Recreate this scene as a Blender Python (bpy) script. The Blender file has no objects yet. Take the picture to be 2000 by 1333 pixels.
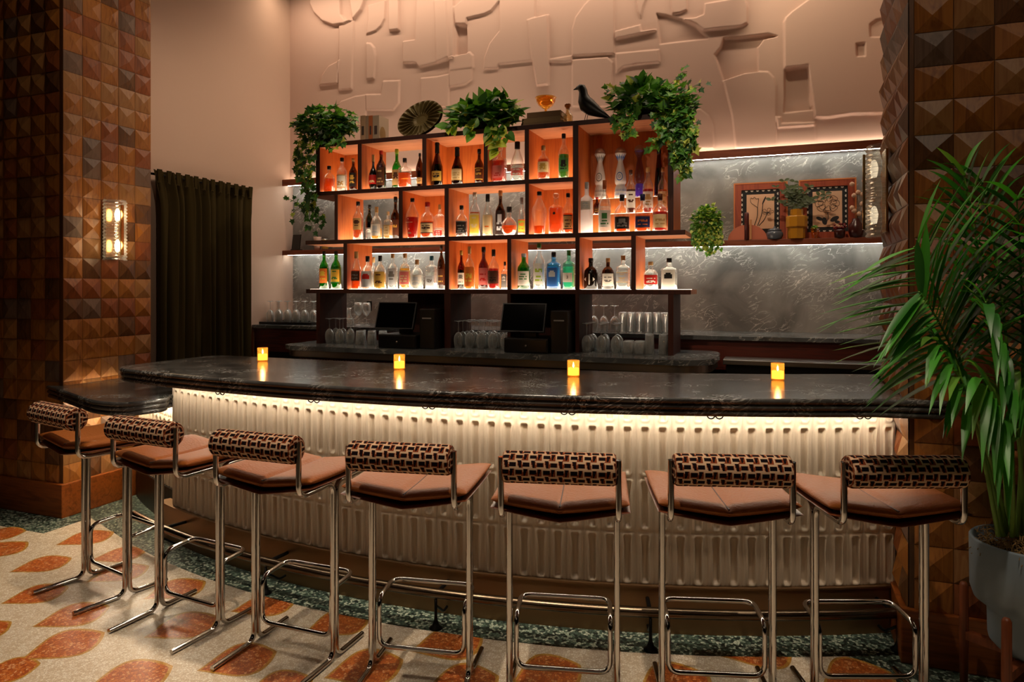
import bpy, bmesh, math, random
import numpy as np
from mathutils import Vector, Matrix
R = math.radians
S = bpy.context.scene
COL = S.collection

# ------------------------------------------------------------------ camera, world, lights
FPX, PSI, EYE, HOR = 1352.0, R(20.8), 1.5, 562.3        # focal length in px, yaw, eye height, horizon row (2000x1333)
CP, SP = math.cos(PSI), math.sin(PSI)
cam_d = bpy.data.cameras.new('camera'); cam = bpy.data.objects.new('camera', cam_d); COL.objects.link(cam)
cam.location = (0, 0, EYE); cam.rotation_euler = (R(90), 0, PSI)
cam_d.sensor_width = 36; cam_d.lens = 36*FPX/2000; cam_d.shift_y = (HOR-666.5)/2000
cam_d.clip_start = 0.05; cam_d.clip_end = 60
S.camera = cam
w = bpy.data.worlds.new('world'); S.world = w; w.use_nodes = True
w.node_tree.nodes['Background'].inputs[0].default_value = (1.0, .62, .38, 1)
w.node_tree.nodes['Background'].inputs[1].default_value = 0.02
S.view_settings.view_transform = 'Standard'; S.view_settings.look = 'None'
S.view_settings.exposure = 0.0; S.view_settings.gamma = 1.0; S.view_settings.use_curve_mapping = False
cy = S.cycles
cy.max_bounces = 8; cy.diffuse_bounces = 3; cy.glossy_bounces = 4; cy.transmission_bounces = 4
cy.transparent_max_bounces = 32; cy.sample_clamp_indirect = 4.0; cy.caustics_reflective = False; cy.caustics_refractive = False
cy.use_denoising = True

def spot(name, loc, target, power, size, blend=.5, col=(1, .70, .44), rad=.04):
    l = bpy.data.lights.new(name, 'SPOT'); l.energy = power; l.spot_size = R(size); l.spot_blend = blend
    l.color = col; l.shadow_soft_size = rad
    o = bpy.data.objects.new(name, l); COL.objects.link(o); o.location = loc
    o.rotation_euler = (Vector(target)-Vector(loc)).to_track_quat('-Z', 'Y').to_euler(); return o
def area(name, loc, target, power, sx, sy, col=(1, .70, .46)):
    l = bpy.data.lights.new(name, 'AREA'); l.shape = 'RECTANGLE'; l.size = sx; l.size_y = sy; l.energy = power; l.color = col
    o = bpy.data.objects.new(name, l); COL.objects.link(o); o.location = loc
    o.rotation_euler = (Vector(target)-Vector(loc)).to_track_quat('-Z', 'Y').to_euler(); return o
WARM = (1, .81, .61)
LAMP = (1, .76, .54)
# ceiling downlights over the stools
for i, (x, y, p) in enumerate(((-3.3, 2.15, 120), (-2.3, 1.95, 150), (-1.25, 1.85, 150), (-.25, 1.95, 130), (.75, 2.0, 110))):
    spot('ceiling_downlight', (x, y, 4.28), (x-.05, y+.25, 0), p*1.45, 48, .8, WARM)
# cove washing the relief wall from the ceiling line, and the plaster side wall
area('ceiling_cove_light', (-1.9, 5.45, 4.43), (-1.9, 5.80, 2.4), 36, 5.2, .06, LAMP)
spot('wall_washer', (-.2, 5.0, 4.38), (.45, 5.85, 3.4), 26, 70, .8, (1, .80, .52))
spot('wall_washer', (-2.4, 4.7, 4.36), (-4.63, 4.9, 2.0), 75, 75, .9, LAMP)
spot('wall_washer', (-2.9, 2.9, 4.36), (-4.35, 3.5, 2.9), 40, 62, .9, LAMP)
spot('wall_washer', (1.0, 1.3, 4.36), (1.0, 3.2, 2.7), 42, 62, .9, LAMP)
spot('palm_fill', (-.1, 1.3, 4.3), (.72, 2.6, 1.5), 55, 30, .9, LAMP)  # added fill to brighten the palm, no known fixture
spot('wall_washer', (-.1, 4.5, 4.36), (.5, 3.6, 2.4), 26, 70, .9, LAMP)
spot('back_bar_downlight', (-.2, 3.5, 4.3), (-.3, 5.8, 1.3), 150, 46, .8, LAMP)
spot('back_bar_downlight', (-2.4, 3.6, 4.3), (-2.4, 4.7, 2.3), 55, 60, .8, LAMP)
for x in (-2.9, -1.0):
    spot('bottle_fill', (x, .9, 4.25), (x+.1, 4.8, 1.7), 110, 34, .9, LAMP)  # added front fill to lift glasses, labels and plants, no known fixtures
# soft glow of the rest of the room behind the camera
area('room_glow', (-.8, -2.2, 3.9), (-1.0, 3.2, .6), 6, 4.0, 1.5, LAMP)

# ------------------------------------------------------------------ pixel -> world (for measuring only)
def ray(u, v):
    a = (u-1000)/FPX; b = -(v-HOR)/FPX
    return a*CP-SP, a*SP+CP, b
def AY(u, v, Y):
    r = ray(u, v); t = Y/r[1]; return Vector((r[0]*t, Y, EYE+r[2]*t))
def AX(u, v, X):
    r = ray(u, v); t = X/r[0]; return Vector((X, r[1]*t, EYE+r[2]*t))
def AZ(u, v, z):
    r = ray(u, v); t = (z-EYE)/r[2]; return Vector((r[0]*t, r[1]*t, z))
def dep(p): return -SP*p[0]+CP*p[1]

# ------------------------------------------------------------------ materials
MATS = {}
def srgb(h):
    if isinstance(h, str):
        h = h.lstrip('#'); c = [int(h[i:i+2], 16)/255 for i in (0, 2, 4)]
        return tuple(((x+.055)/1.055)**2.4 if x > .04045 else x/12.92 for x in c)
    return tuple(h)
class NT:
    def __init__(s, name):
        m = bpy.data.materials.new(name); m.use_nodes = True; s.m = m; s.t = m.node_tree; s.t.nodes.clear()
        s.out = s.n('ShaderNodeOutputMaterial')
    def n(s, typ, **kw):
        nd = s.t.nodes.new(typ)
        for k, v in kw.items():
            if k[0] == '_': nd.inputs[k[1:].replace('_', ' ')].default_value = v
            else: setattr(nd, k, v)
        return nd
    def l(s, a, b): s.t.links.new(a, b)
    def ramp(s, fac, stops):
        r = s.n('ShaderNodeValToRGB'); e = r.color_ramp.elements
        while len(e) < len(stops): e.new(.5)
        for i, (p, c) in enumerate(stops):
            e[i].position = p; e[i].color = (*srgb(c), 1)
        s.l(fac, r.inputs[0]); return r.outputs[0]
    def coord(s, scale=(1, 1, 1), rot=(0, 0, 0)):
        tc = s.n('ShaderNodeTexCoord'); mp = s.n('ShaderNodeMapping')
        mp.inputs['Scale'].default_value = scale; mp.inputs['Rotation'].default_value = rot
        s.l(tc.outputs['Object'], mp.inputs[0]); return mp.outputs[0]
    def bsdf(s, **kw):
        b = s.n('ShaderNodeBsdfPrincipled')
        for k, v in kw.items(): b.inputs[k.replace('_', ' ')].default_value = v
        s.l(b.outputs[0], s.out.inputs[0]); return b
def plain(name, col, rough=.5, metal=0., spec=.5, bump=0, bscale=60, coat=0):
    if name in MATS: return MATS[name]
    t = NT(name); b = t.bsdf(Roughness=rough, Metallic=metal)
    b.inputs['Base Color'].default_value = (*srgb(col), 1)
    b.inputs['Specular IOR Level'].default_value = spec
    if coat: b.inputs['Coat Weight'].default_value = coat
    if bump:
        no = t.n('ShaderNodeTexNoise'); no.inputs['Scale'].default_value = bscale; no.inputs['Detail'].default_value = 4
        t.l(t.coord(), no.inputs['Vector']); bp = t.n('ShaderNodeBump'); bp.inputs['Strength'].default_value = bump; bp.inputs['Distance'].default_value = .01
        t.l(no.outputs[0], bp.inputs['Height']); t.l(bp.outputs[0], b.inputs['Normal'])
    MATS[name] = t.m; return t.m
def wood(name, dark, light, rough=.45, axis='Z', scale=1., spec=.4):
    if name in MATS: return MATS[name]
    t = NT(name); b = t.bsdf(Roughness=rough); b.inputs['Specular IOR Level'].default_value = spec
    sc = {'Z': (22, 22, 1.6), 'X': (1.6, 22, 22), 'Y': (22, 1.6, 22)}[axis]
    v = t.coord(tuple(x*scale for x in sc))
    n1 = t.n('ShaderNodeTexNoise'); n1.inputs['Scale'].default_value = 1.3; n1.inputs['Detail'].default_value = 6; n1.inputs['Distortion'].default_value = 1.4
    t.l(v, n1.inputs['Vector'])
    c = t.ramp(n1.outputs[0], [(.32, dark), (.55, light), (.75, dark)])
    t.l(c, b.inputs['Base Color'])
    bp = t.n('ShaderNodeBump'); bp.inputs['Strength'].default_value = .08; bp.inputs['Distance'].default_value = .004
    t.l(n1.outputs[0], bp.inputs['Height']); t.l(bp.outputs[0], b.inputs['Normal'])
    MATS[name] = t.m; return t.m
def marble(name, base, mid, vein, rough=.15, scale=1., veinw=.03, vscale=2.2, spec=.5):
    if name in MATS: return MATS[name]
    t = NT(name); b = t.bsdf(Roughness=rough); b.inputs['Specular IOR Level'].default_value = spec
    v = t.coord((scale, scale, scale), (.3, .5, .4))
    n0 = t.n('ShaderNodeTexNoise'); n0.inputs['Scale'].default_value = 2.0; n0.inputs['Detail'].default_value = 8; n0.inputs['Distortion'].default_value = .8
    t.l(v, n0.inputs['Vector'])
    c0 = t.ramp(n0.outputs[0], [(.3, base), (.7, mid)])
    mp = t.n('ShaderNodeMapping'); mp.inputs['Scale'].default_value = (1, 1, 2.4); mp.inputs['Rotation'].default_value = (0, .9, 0); t.l(v, mp.inputs[0])
    n1 = t.n('ShaderNodeTexNoise'); n1.inputs['Scale'].default_value = vscale; n1.inputs['Detail'].default_value = 5; n1.inputs['Distortion'].default_value = 2.2
    t.l(mp.outputs[0], n1.inputs['Vector'])
    sb = t.n('ShaderNodeMath', operation='SUBTRACT'); sb.inputs[1].default_value = .5; t.l(n1.outputs[0], sb.inputs[0])
    ab = t.n('ShaderNodeMath', operation='ABSOLUTE'); t.l(sb.outputs[0], ab.inputs[0])
    f = t.ramp(ab.outputs[0], [(0, (1, 1, 1)), (veinw, (0, 0, 0))])
    n2 = t.n('ShaderNodeTexNoise'); n2.inputs['Scale'].default_value = 3.1; t.l(v, n2.inputs['Vector'])
    g = t.ramp(n2.outputs[0], [(.45, (0, 0, 0)), (.62, (1, 1, 1))])
    mu = t.n('ShaderNodeMath', operation='MULTIPLY'); t.l(f, mu.inputs[0]); t.l(g, mu.inputs[1])
    mx = t.n('ShaderNodeMixRGB'); t.l(mu.outputs[0], mx.inputs[0]); t.l(c0, mx.inputs[1]); mx.inputs[2].default_value = (*srgb(vein), 1)
    t.l(mx.outputs[0], b.inputs['Base Color']); MATS[name] = t.m; return t.m
def emit(name, col, strength, base=None):
    if name in MATS: return MATS[name]
    t = NT(name); e = t.n('ShaderNodeEmission'); e.inputs[0].default_value = (*srgb(col), 1); e.inputs[1].default_value = strength
    t.l(e.outputs[0], t.out.inputs[0]); MATS[name] = t.m; return t.m
def thin_glass(name, tint, refl=.06, edge=.75, rough=.03, dark=None):
    """clear or tinted vessel glass: see-through with a bright rim"""
    if name in MATS: return MATS[name]
    t = NT(name); tr = t.n('ShaderNodeBsdfTransparent'); tr.inputs[0].default_value = (*srgb(tint), 1)
    gl = t.n('ShaderNodeBsdfGlossy'); gl.inputs['Roughness'].default_value = rough; gl.inputs[0].default_value = (.9, .9, .9, 1)
    lw = t.n('ShaderNodeLayerWeight'); lw.inputs[0].default_value = .25
    mr = t.n('ShaderNodeMapRange'); mr.inputs['To Min'].default_value = refl; mr.inputs['To Max'].default_value = edge
    t.l(lw.outputs['Facing'], mr.inputs[0])
    mx = t.n('ShaderNodeMixShader'); t.l(mr.outputs[0], mx.inputs[0]); t.l(tr.outputs[0], mx.inputs[1]); t.l(gl.outputs[0], mx.inputs[2])
    t.l(mx.outputs[0], t.out.inputs[0]); MATS[name] = t.m; return t.m
def hazy(name, tint, haze):
    """bar glassware: clear, with pale haze and a bright rim painted in by view angle"""
    if name in MATS: return MATS[name]
    m = thin_glass(name, tint, .08, .9, .06); t = m.node_tree; old = [n for n in t.nodes if n.type == 'OUTPUT_MATERIAL'][0]
    src = old.inputs[0].links[0].from_socket
    tl = t.nodes.new('ShaderNodeBsdfTranslucent'); tl.inputs[0].default_value = (.8, .8, .78, 1)
    df = t.nodes.new('ShaderNodeBsdfDiffuse'); df.inputs[0].default_value = (.8, .8, .78, 1)
    a = t.nodes.new('ShaderNodeMixShader'); t.links.new(tl.outputs[0], a.inputs[1]); t.links.new(df.outputs[0], a.inputs[2])
    b = t.nodes.new('ShaderNodeMixShader')
    lw = t.nodes.new('ShaderNodeLayerWeight'); lw.inputs[0].default_value = .35
    mr = t.nodes.new('ShaderNodeMapRange'); mr.inputs['To Min'].default_value = haze*.35; mr.inputs['To Max'].default_value = min(.85, haze*3.6)  # whiter toward the rim, in place of light the glass would gather
    t.links.new(lw.outputs['Facing'], mr.inputs[0]); t.links.new(mr.outputs[0], b.inputs[0]); t.links.new(src, b.inputs[1]); t.links.new(a.outputs[0], b.inputs[2])
    t.links.new(b.outputs[0], old.inputs[0]); return m
def liquid(name, col, trans=.45):
    if name in MATS: return MATS[name]
    t = NT(name); c = srgb(col)
    tr = t.n('ShaderNodeBsdfTransparent'); tr.inputs[0].default_value = (*[min(1, x**.55) for x in c], 1)
    tl = t.n('ShaderNodeBsdfTranslucent'); tl.inputs[0].default_value = (*c, 1)
    df = t.n('ShaderNodeBsdfDiffuse'); df.inputs[0].default_value = (*c, 1)
    a = t.n('ShaderNodeMixShader'); a.inputs[0].default_value = .3; t.l(tl.outputs[0], a.inputs[1]); t.l(df.outputs[0], a.inputs[2])
    b = t.n('ShaderNodeMixShader'); b.inputs[0].default_value = 1-trans; t.l(tr.outputs[0], b.inputs[1]); t.l(a.outputs[0], b.inputs[2])
    t.l(b.outputs[0], t.out.inputs[0]); MATS[name] = t.m; return t.m
def leaf_mat(name, col):
    if name in MATS: return MATS[name]
    t = NT(name); c = srgb(col)
    p = t.n('ShaderNodeBsdfPrincipled'); p.inputs['Base Color'].default_value = (*c, 1); p.inputs['Roughness'].default_value = .42
    tl = t.n('ShaderNodeBsdfTranslucent'); tl.inputs[0].default_value = (c[0]*1.3, c[1]*1.3, c[2]*.6, 1)
    mx = t.n('ShaderNodeMixShader'); mx.inputs[0].default_value = .3; t.l(p.outputs[0], mx.inputs[1]); t.l(tl.outputs[0], mx.inputs[2])
    t.l(mx.outputs[0], t.out.inputs[0]); MATS[name] = t.m; return t.m
def terrazzo(name, base, chips, scale, rough=.3, joint=None, jw=.06):
    if name in MATS: return MATS[name]
    t = NT(name); b = t.bsdf(Roughness=rough)
    v = t.coord((scale, scale, 0.001))
    vo = t.n('ShaderNodeTexVoronoi'); vo.voronoi_dimensions = '2D'; vo.inputs['Scale'].default_value = 1; t.l(v, vo.inputs['Vector'])
    sep = t.n('ShaderNodeSeparateColor'); t.l(vo.outputs['Color'], sep.inputs[0])
    st = [(i/len(chips), c) for i, c in enumerate(chips)]
    c = t.ramp(sep.outputs[0], st); t.t.nodes[-1].color_ramp.interpolation = 'CONSTANT'
    for nd in t.t.nodes:
        if nd.type == 'VALTORGB': nd.color_ramp.interpolation = 'CONSTANT'
    ve = t.n('ShaderNodeTexVoronoi'); ve.voronoi_dimensions = '2D'; ve.feature = 'DISTANCE_TO_EDGE'; ve.inputs['Scale'].default_value = 1; t.l(v, ve.inputs['Vector'])
    f = t.n('ShaderNodeMath', operation='LESS_THAN'); f.inputs[1].default_value = jw; t.l(ve.outputs['Distance'], f.inputs[0])
    mx = t.n('ShaderNodeMixRGB'); t.l(f.outputs[0], mx.inputs[0]); t.l(c, mx.inputs[1]); mx.inputs[2].default_value = (*srgb(joint or base), 1)
    t.l(mx.outputs[0], b.inputs['Base Color']); MATS[name] = t.m; return t.m

M_plaster = plain('plaster_wall', '#c6aa98', .85, spec=.2, bump=.15, bscale=9)
M_relief = plain('relief_plaster', '#d2b3a4', .8, spec=.2)
M_ceiling = plain('ceiling_paint', '#30241c', .9)
M_room = plain('room_wall', '#130d0a', .9)
M_mahog = wood('mahogany', '#3d160b', '#5a2412', .5, 'X')
M_mahogv = wood('mahogany_upright', '#63260f', '#8a3a18', .5, 'Z')
M_baseb = wood('baseboard_wood', '#6b3410', '#8e4c1c', .38, 'X')
TONES = [wood('tile_wood_orange', '#7d4a1f', '#a0662c', .42), wood('tile_wood_tan', '#86582f', '#9c6f41', .45),
         wood('tile_wood_grey', '#5b4638', '#71594a', .45), wood('tile_wood_dark', '#4a2f1c', '#6a4526', .42),
         wood('tile_wood_red', '#6f3b1e', '#8c4e28', .42)]
M_slab = marble('bar_stone', '#262524', '#565553', '#a3a29d', .2, 1.7, .04, 5.5)
M_wallm = marble('wall_marble', '#615f5b', '#a19c95', '#e6e0d6', .3, 1.25, .024, 4.2)
M_cntr = marble('counter_stone', '#3d4143', '#6d7274', '#b9bbb6', .2, 1.6, .03, 3.5)
M_tile = plain('cream_glazed_tile', '#dccab2', .42, spec=.5)
M_bronze = plain('bronze_panel', '#8a6a48', .42, .75)
M_brass = plain('brass', '#b08d57', .22, 1.0)
M_rail = plain('rail_metal', '#6f604f', .24, 1.0)
M_chrome = plain('chrome', '#c2beba', .08, 1.0)
M_steel = plain('brushed_steel', '#9a9590', .35, 1.0)
M_black = plain('black_plastic', '#0b0b0c', .35)
M_blackm = plain('black_metal', '#121110', .4, .6)
M_leather = plain('tan_leather', '#8c4d1c', .5, spec=.2, bump=.25, bscale=90)
M_shell = plain('seat_shell_leather', '#6a3519', .4)
M_under = plain('seat_underside', '#140b08', .7)
M_fab1 = plain('fabric_cream', '#c4a283', .9, spec=.1)
M_fab2 = plain('fabric_black', '#120609', .9, spec=.1)
M_fab3 = plain('fabric_rust', '#7c3a1e', .9, spec=.1)
M_curtain = plain('olive_velvet', '#3c321a', .95, spec=.1)
M_dark = plain('dark_cabinet', '#0a0706', .6)

# ------------------------------------------------------------------ mesh helpers
class MB:
    def __init__(s): s.v = []; s.f = []; s.m = []; s.sm = []
    def add(s, vs, fs, mi=0, smooth=False):
        o = len(s.v); s.v += [tuple(p) for p in vs]
        for f in fs: s.f.append(tuple(i+o for i in f)); s.m.append(mi); s.sm.append(smooth)
        return s
    def box(s, a, b, mi=0, bev=0):
        (x0, y0, z0), (x1, y1, z1) = a, b
        if bev:
            bm = bmesh.new(); bmesh.ops.create_cube(bm, size=1)
            for v in bm.verts: v.co = Vector((x0+(v.co.x+.5)*(x1-x0), y0+(v.co.y+.5)*(y1-y0), z0+(v.co.z+.5)*(z1-z0)))
            bmesh.ops.bevel(bm, geom=bm.edges[:], offset=bev, segments=2, profile=.6, affect='EDGES')
            s.bm(bm, mi); return s
        v = [(x, y, z) for z in (z0, z1) for y in (y0, y1) for x in (x0, x1)]
        return s.add(v, [(0, 2, 3, 1), (4, 5, 7, 6), (0, 1, 5, 4), (2, 6, 7, 3), (0, 4, 6, 2), (1, 3, 7, 5)], mi)
    def bm(s, bm, mi=0, smooth=False, M=None):
        bm.verts.index_update()
        s.add([(M @ v.co if M else v.co)[:] for v in bm.verts], [[v.index for v in f.verts] for f in bm.faces], mi, smooth); bm.free(); return s
    def obox(s, c, ax, ay, az, mi=0):
        """oriented box from centre and three half vectors"""
        c, ax, ay, az = map(Vector, (c, ax, ay, az))
        v = [c+ax*i+ay*j+az*k for k in (-1, 1) for j in (-1, 1) for i in (-1, 1)]
        return s.add(v, [(0, 2, 3, 1), (4, 5, 7, 6), (0, 1, 5, 4), (2, 6, 7, 3), (0, 4, 6, 2), (1, 3, 7, 5)], mi)
    def tube(s, pts, r, seg=10, mi=0, cap=True, taper=None):
        pts = [Vector(p) for p in pts]; n = len(pts); fr = None; rings = []
        for i, p in enumerate(pts):
            t = (pts[min(i+1, n-1)]-pts[max(i-1, 0)]).normalized()
            if fr is None: fr = t.orthogonal().normalized()
            else:
                fr = fr-t*fr.dot(t)
                fr = fr.normalized() if fr.length > 1e-6 else t.orthogonal().normalized()
            b = t.cross(fr); rr = r if taper is None else r*taper[i]
            rings.append([p+(fr*math.cos(2*math.pi*k/seg)+b*math.sin(2*math.pi*k/seg))*rr for k in range(seg)])
        o = [q for g in rings for q in g]; fs = []
        for i in range(n-1):
            for k in range(seg):
                a, b2 = i*seg+k, i*seg+(k+1) % seg
                fs.append((a, b2, b2+seg, a+seg))
        s.add(o, fs, mi, True)
        if cap: s.add(rings[0], [tuple(range(seg-1, -1, -1))], mi); s.add(rings[-1], [tuple(range(seg))], mi)
        return s
    def ring(s, pts, r, seg=8, mi=0):
        pts = [Vector(p) for p in pts]; n = len(pts); fr = None; o = []
        for i, p in enumerate(pts):
            t = (pts[(i+1) % n]-pts[i-1]).normalized()
            fr = t.orthogonal().normalized() if fr is None else (fr-t*fr.dot(t)).normalized()
            b = t.cross(fr)
            o += [p+(fr*math.cos(2*math.pi*k/seg)+b*math.sin(2*math.pi*k/seg))*r for k in range(seg)]
        fs = [(i*seg+k, i*seg+(k+1) % seg, ((i+1) % n)*seg+(k+1) % seg, ((i+1) % n)*seg+k) for i in range(n) for k in range(seg)]
        return s.add(o, fs, mi, True)
    def lathe(s, prof, seg=20, mi=0, c=(0, 0, 0), n=2., ang=(0, 2*math.pi), sx=1., sy=1., smooth=True):
        """prof [(r,z)]; n>2 squares the section"""
        full = abs(ang[1]-ang[0]-2*math.pi) < 1e-6; k = seg if full else seg+1
        vs = []
        for r, z in prof:
            for i in range(k):
                a = ang[0]+(ang[1]-ang[0])*i/seg; ca, sa = math.cos(a), math.sin(a)
                q = (abs(ca)**n+abs(sa)**n)**(-1/n)
                vs.append((c[0]+r*q*ca*sx, c[1]+r*q*sa*sy, c[2]+z))
        fs = []
        for j in range(len(prof)-1):
            for i in range(seg):
                a = j*k+i; b = j*k+(i+1) % k
                fs.append((a, b, b+k, a+k))
        return s.add(vs, fs, mi, smooth)
    def prism(s, poly, z0, z1, mi=0, mi_top=None):
        """poly counter-clockwise (x,y)"""
        n = len(poly)
        s.add([(x, y, z1) for x, y in poly], [tuple(range(n))], mi if mi_top is None else mi_top)
        s.add([(x, y, z0) for x, y in poly], [tuple(range(n-1, -1, -1))], mi)
        s.add([(x, y, z) for z in (z0, z1) for x, y in poly], [(i, (i+1) % n, n+(i+1) % n, n+i) for i in range(n)], mi)
        return s
    def grid(s, fn, nu, nv, mi=0, smooth=True, closed=False):
        vs = [fn(i/nu, j/nv) for j in range(nv+1) for i in range(nu+1)]
        return s.add(vs, [(j*(nu+1)+i, j*(nu+1)+i+1, (j+1)*(nu+1)+i+1, (j+1)*(nu+1)+i) for j in range(nv) for i in range(nu)], mi, smooth)
    def build(s, name, mats, parent=None, loc=(0, 0, 0), rot=(0, 0, 0)):
        me = bpy.data.meshes.new(name); me.from_pydata(s.v, [], s.f)
        for m in (mats if isinstance(mats, (list, tuple)) else [mats]): me.materials.append(m)
        me.polygons.foreach_set('material_index', s.m); me.polygons.foreach_set('use_smooth', s.sm); me.update()
        o = bpy.data.objects.new(name, me); COL.objects.link(o); o.location = loc; o.rotation_euler = rot
        if parent: o.parent = parent
        return o
def fillet(pts, r, n=6, closed=False):
    pts = [Vector(p) for p in pts]; out = []; m = len(pts)
    for i, p in enumerate(pts):
        if not closed and i in (0, m-1): out.append(p); continue
        a, b = pts[i-1]-p, pts[(i+1) % m]-p; la, lb = a.length, b.length; a.normalize(); b.normalize()
        rr = min(r, la*.49, lb*.49); A, B = p+a*rr, p+b*rr
        for k in range(n+1):
            t = k/n; out.append((A*(1-t)**2+p*2*t*(1-t)+B*t*t))
    return out
def tag(o, label=None, cat=None, group=None, kind=None):
    if label: o['label'] = label
    if cat: o['category'] = cat
    if group: o['group'] = group
    if kind: o['kind'] = kind
    return o
def thing(name, label, cat, loc=(0, 0, 0), rz=0, group=None):
    o = bpy.data.objects.new(name, None); COL.objects.link(o); o.location = loc; o.rotation_euler = (0, 0, rz)
    o.empty_display_size = .1
    return tag(o, label, cat, group)
def copy_tree(o, loc=None, rz=None, label=None, group=None):
    c = o.copy(); COL.objects.link(c)
    if loc is not None: c.location = loc
    if rz is not None: c.rotation_euler = (0, 0, rz)
    if label: c['label'] = label
    if group: c['group'] = group
    for ch in o.children:
        d = ch.copy(); COL.objects.link(d); d.parent = c
        for g in ch.children:
            e = g.copy(); COL.objects.link(e); e.parent = d
    return c
def struct(mb, name, mats): return tag(mb.build(name, mats), kind='structure')
def lettering(text, size, mat, parent, loc, rot, name='lettering'):
    cu = bpy.data.curves.new(name, 'FONT'); cu.body = text; cu.size = size; cu.align_x = 'CENTER'; cu.align_y = 'CENTER'; cu.extrude = .0003
    o = bpy.data.objects.new(name, cu); COL.objects.link(o)
    dg = bpy.context.evaluated_depsgraph_get(); me = bpy.data.meshes.new_from_object(o.evaluated_get(dg))
    bpy.data.objects.remove(o); me.materials.clear(); me.materials.append(mat)
    q = bpy.data.objects.new(name, me); COL.objects.link(q); q.parent = parent; q.location = loc; q.rotation_euler = rot
    return q

# ================================================================== SETTING
YW, XL, XR = 5.85, -4.63, 1.0        # back wall, left plaster wall, right end of the back bar
PXL, PYF, PYB = -4.349, 3.185, 3.86   # left pillar: inner face, front, back
QXL = .5                              # right pillar inner face
ZC = 4.45
PITCH, Z0 = .1362, .20
BC, BR = (-1.77, 7.76), 4.9           # arc of the bar front
SC, SR = (-1.95, 8.84), 6.2           # arc of the bar top's front edge
def arc_base(x, dr=0): return BC[1]-math.sqrt(max(0, (BR+dr)**2-(x-BC[0])**2))
def arc_slab(x, dr=0): return SC[1]-math.sqrt(max(0, (SR+dr)**2-(x-SC[0])**2))

# ---- floor: mosaic ground, cream field, orange leaves (all one floor)
fl = MB()
fl.add([(-7, -4.5, 0), (4, -4.5, 0), (4, 6.2, 0), (-7, 6.2, 0)], [(0, 1, 2, 3)], 0)
edge = []
for i in range(41):
    x = -3.52+(.27+3.52)*i/40
    edge.append((x, arc_base(x, .175)))
cream = [(-7, -4.5), (4, -4.5), (4, 2.75), (.52, 2.75), (.36, 3.0), (.28, edge[-1][1])]+edge[::-1]
cream += [AZ(240, 1053, 0)[:2], AZ(177, 1012, 0)[:2], AZ(85, 1043, 0)[:2], AZ(0, 1028, 0)[:2], (-7, 2.75)]
bm = bmesh.new(); f = bm.faces.new([bm.verts.new((x, y, .0006)) for x, y in cream]); bmesh.ops.triangulate(bm, faces=[f]); fl.bm(bm, 1)
LEAVES = [(17, 1119, 141, 1091), (0, 1181, 135, 1147), (62, 1226, 215, 1185), (38, 1291, 205, 1236), (150, 1362, 338, 1302),
          (108, 1066, 223, 1040), (175, 1096, 287, 1076), (168, 1138, 292, 1106), (279, 1172, 402, 1136), (280, 1247, 428, 1206),
          (-70, 1096, 55, 1059), (-60, 1053, 52, 1038), (-110, 1262, 23, 1215), (384, 1312, 541, 1274), (450, 1196, 581, 1171),
          (595, 1236, 722, 1203), (632, 1326, 788, 1290), (800, 1274, 944, 1247), (468, 1368, 612, 1326), (826, 1352, 975, 1322),
          (1000, 1334, 1134, 1300), (1245, 1352, 1385, 1320), (1398, 1281, 1542, 1266), (1608, 1334, 1740, 1314),
          (-60, 1330, 80, 1297), (-190, 1180, -60, 1146), (1040, 1400, 1180, 1370), (1430, 1400, 1570, 1375)]
for k, (u0, v0, u1, v1) in enumerate(LEAVES):
    A, B = AZ(u0, v0, 0), AZ(u1, v1, 0); d = B-A; L = d.length; d.normalize(); n = Vector((-d.y, d.x, 0))
    for grow, mi, z in ((1.0, 2, .0010), (.90, 3, .0014)):
        pts = []
        for i in range(33):
            t = i/32; pts.append((t, .46*L*grow*(math.sin(math.pi*t**1.28))**.85*(1.0+.22*(t-.5))))
        o = [(t, wd) for t, wd in pts]+[(t, -wd*.92) for t, wd in pts[-2:0:-1]]
        c = A+d*L*.5
        vs = [c+d*L*(t-.5)*grow+n*wd for t, wd in o]
        for p in vs:                                            # the mosaic border cuts the leaves off
            if -3.5 < p.x < .28: p.y = min(p.y, arc_base(p.x, .175)+.0)
        fl.add([(p.x, p.y, z+k*.00001) for p in vs][::-1], [tuple(range(len(vs)))], mi)
M_mosaic = terrazzo('green_mosaic', '#1f2420', ['#35453c', '#566a5c', '#8a9a88', '#1f2824', '#a9b3a0', '#44564c'], 85, .3, '#15191a', .06)
M_cream = terrazzo('cream_mosaic', '#bfa98c', ['#e2d4bf', '#d8c6ac', '#eadfcd', '#cfba9d', '#dfcfb8'], 95, .33, '#bda88c', .08)
M_leafo = terrazzo('orange_terrazzo', '#a8532a', ['#c8702f', '#b55d26', '#d07c3e', '#a85222', '#dc9a66', '#c2662a'], 85, .3, '#93441f', .07)
M_leafy = terrazzo('ochre_line', '#b9863a', ['#c4913f', '#b5822f', '#cc9d50'], 95, .3, '#a8762f', .07)
struct(fl, 'floor', [M_mosaic, M_cream, M_leafy, M_leafo])

# ---- room shell
struct(MB().add([(-7, -4.5, ZC), (4, -4.5, ZC), (4, 6.2, ZC), (-7, 6.2, ZC)], [(3, 2, 1, 0)]), 'ceiling', M_ceiling)
struct(MB().box((XL-.12, PYF+.1, 0), (XL, YW+.1, ZC)), 'wall_left', M_plaster)
struct(MB().box((XR, QXL+2.7, 0), (XR+.12, YW+.1, ZC)), 'wall_right', M_plaster)
struct(MB().box((-7, -4.6, 0), (4, -4.5, ZC)), 'wall_rear', M_room)
struct(MB().box((-7.1, -4.5, 0), (-7, 3.9, ZC)), 'wall_side_left', M_room)
struct(MB().box((4, -4.5, 0), (4.1, 3.9, ZC)), 'wall_side_right', M_room)

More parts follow.
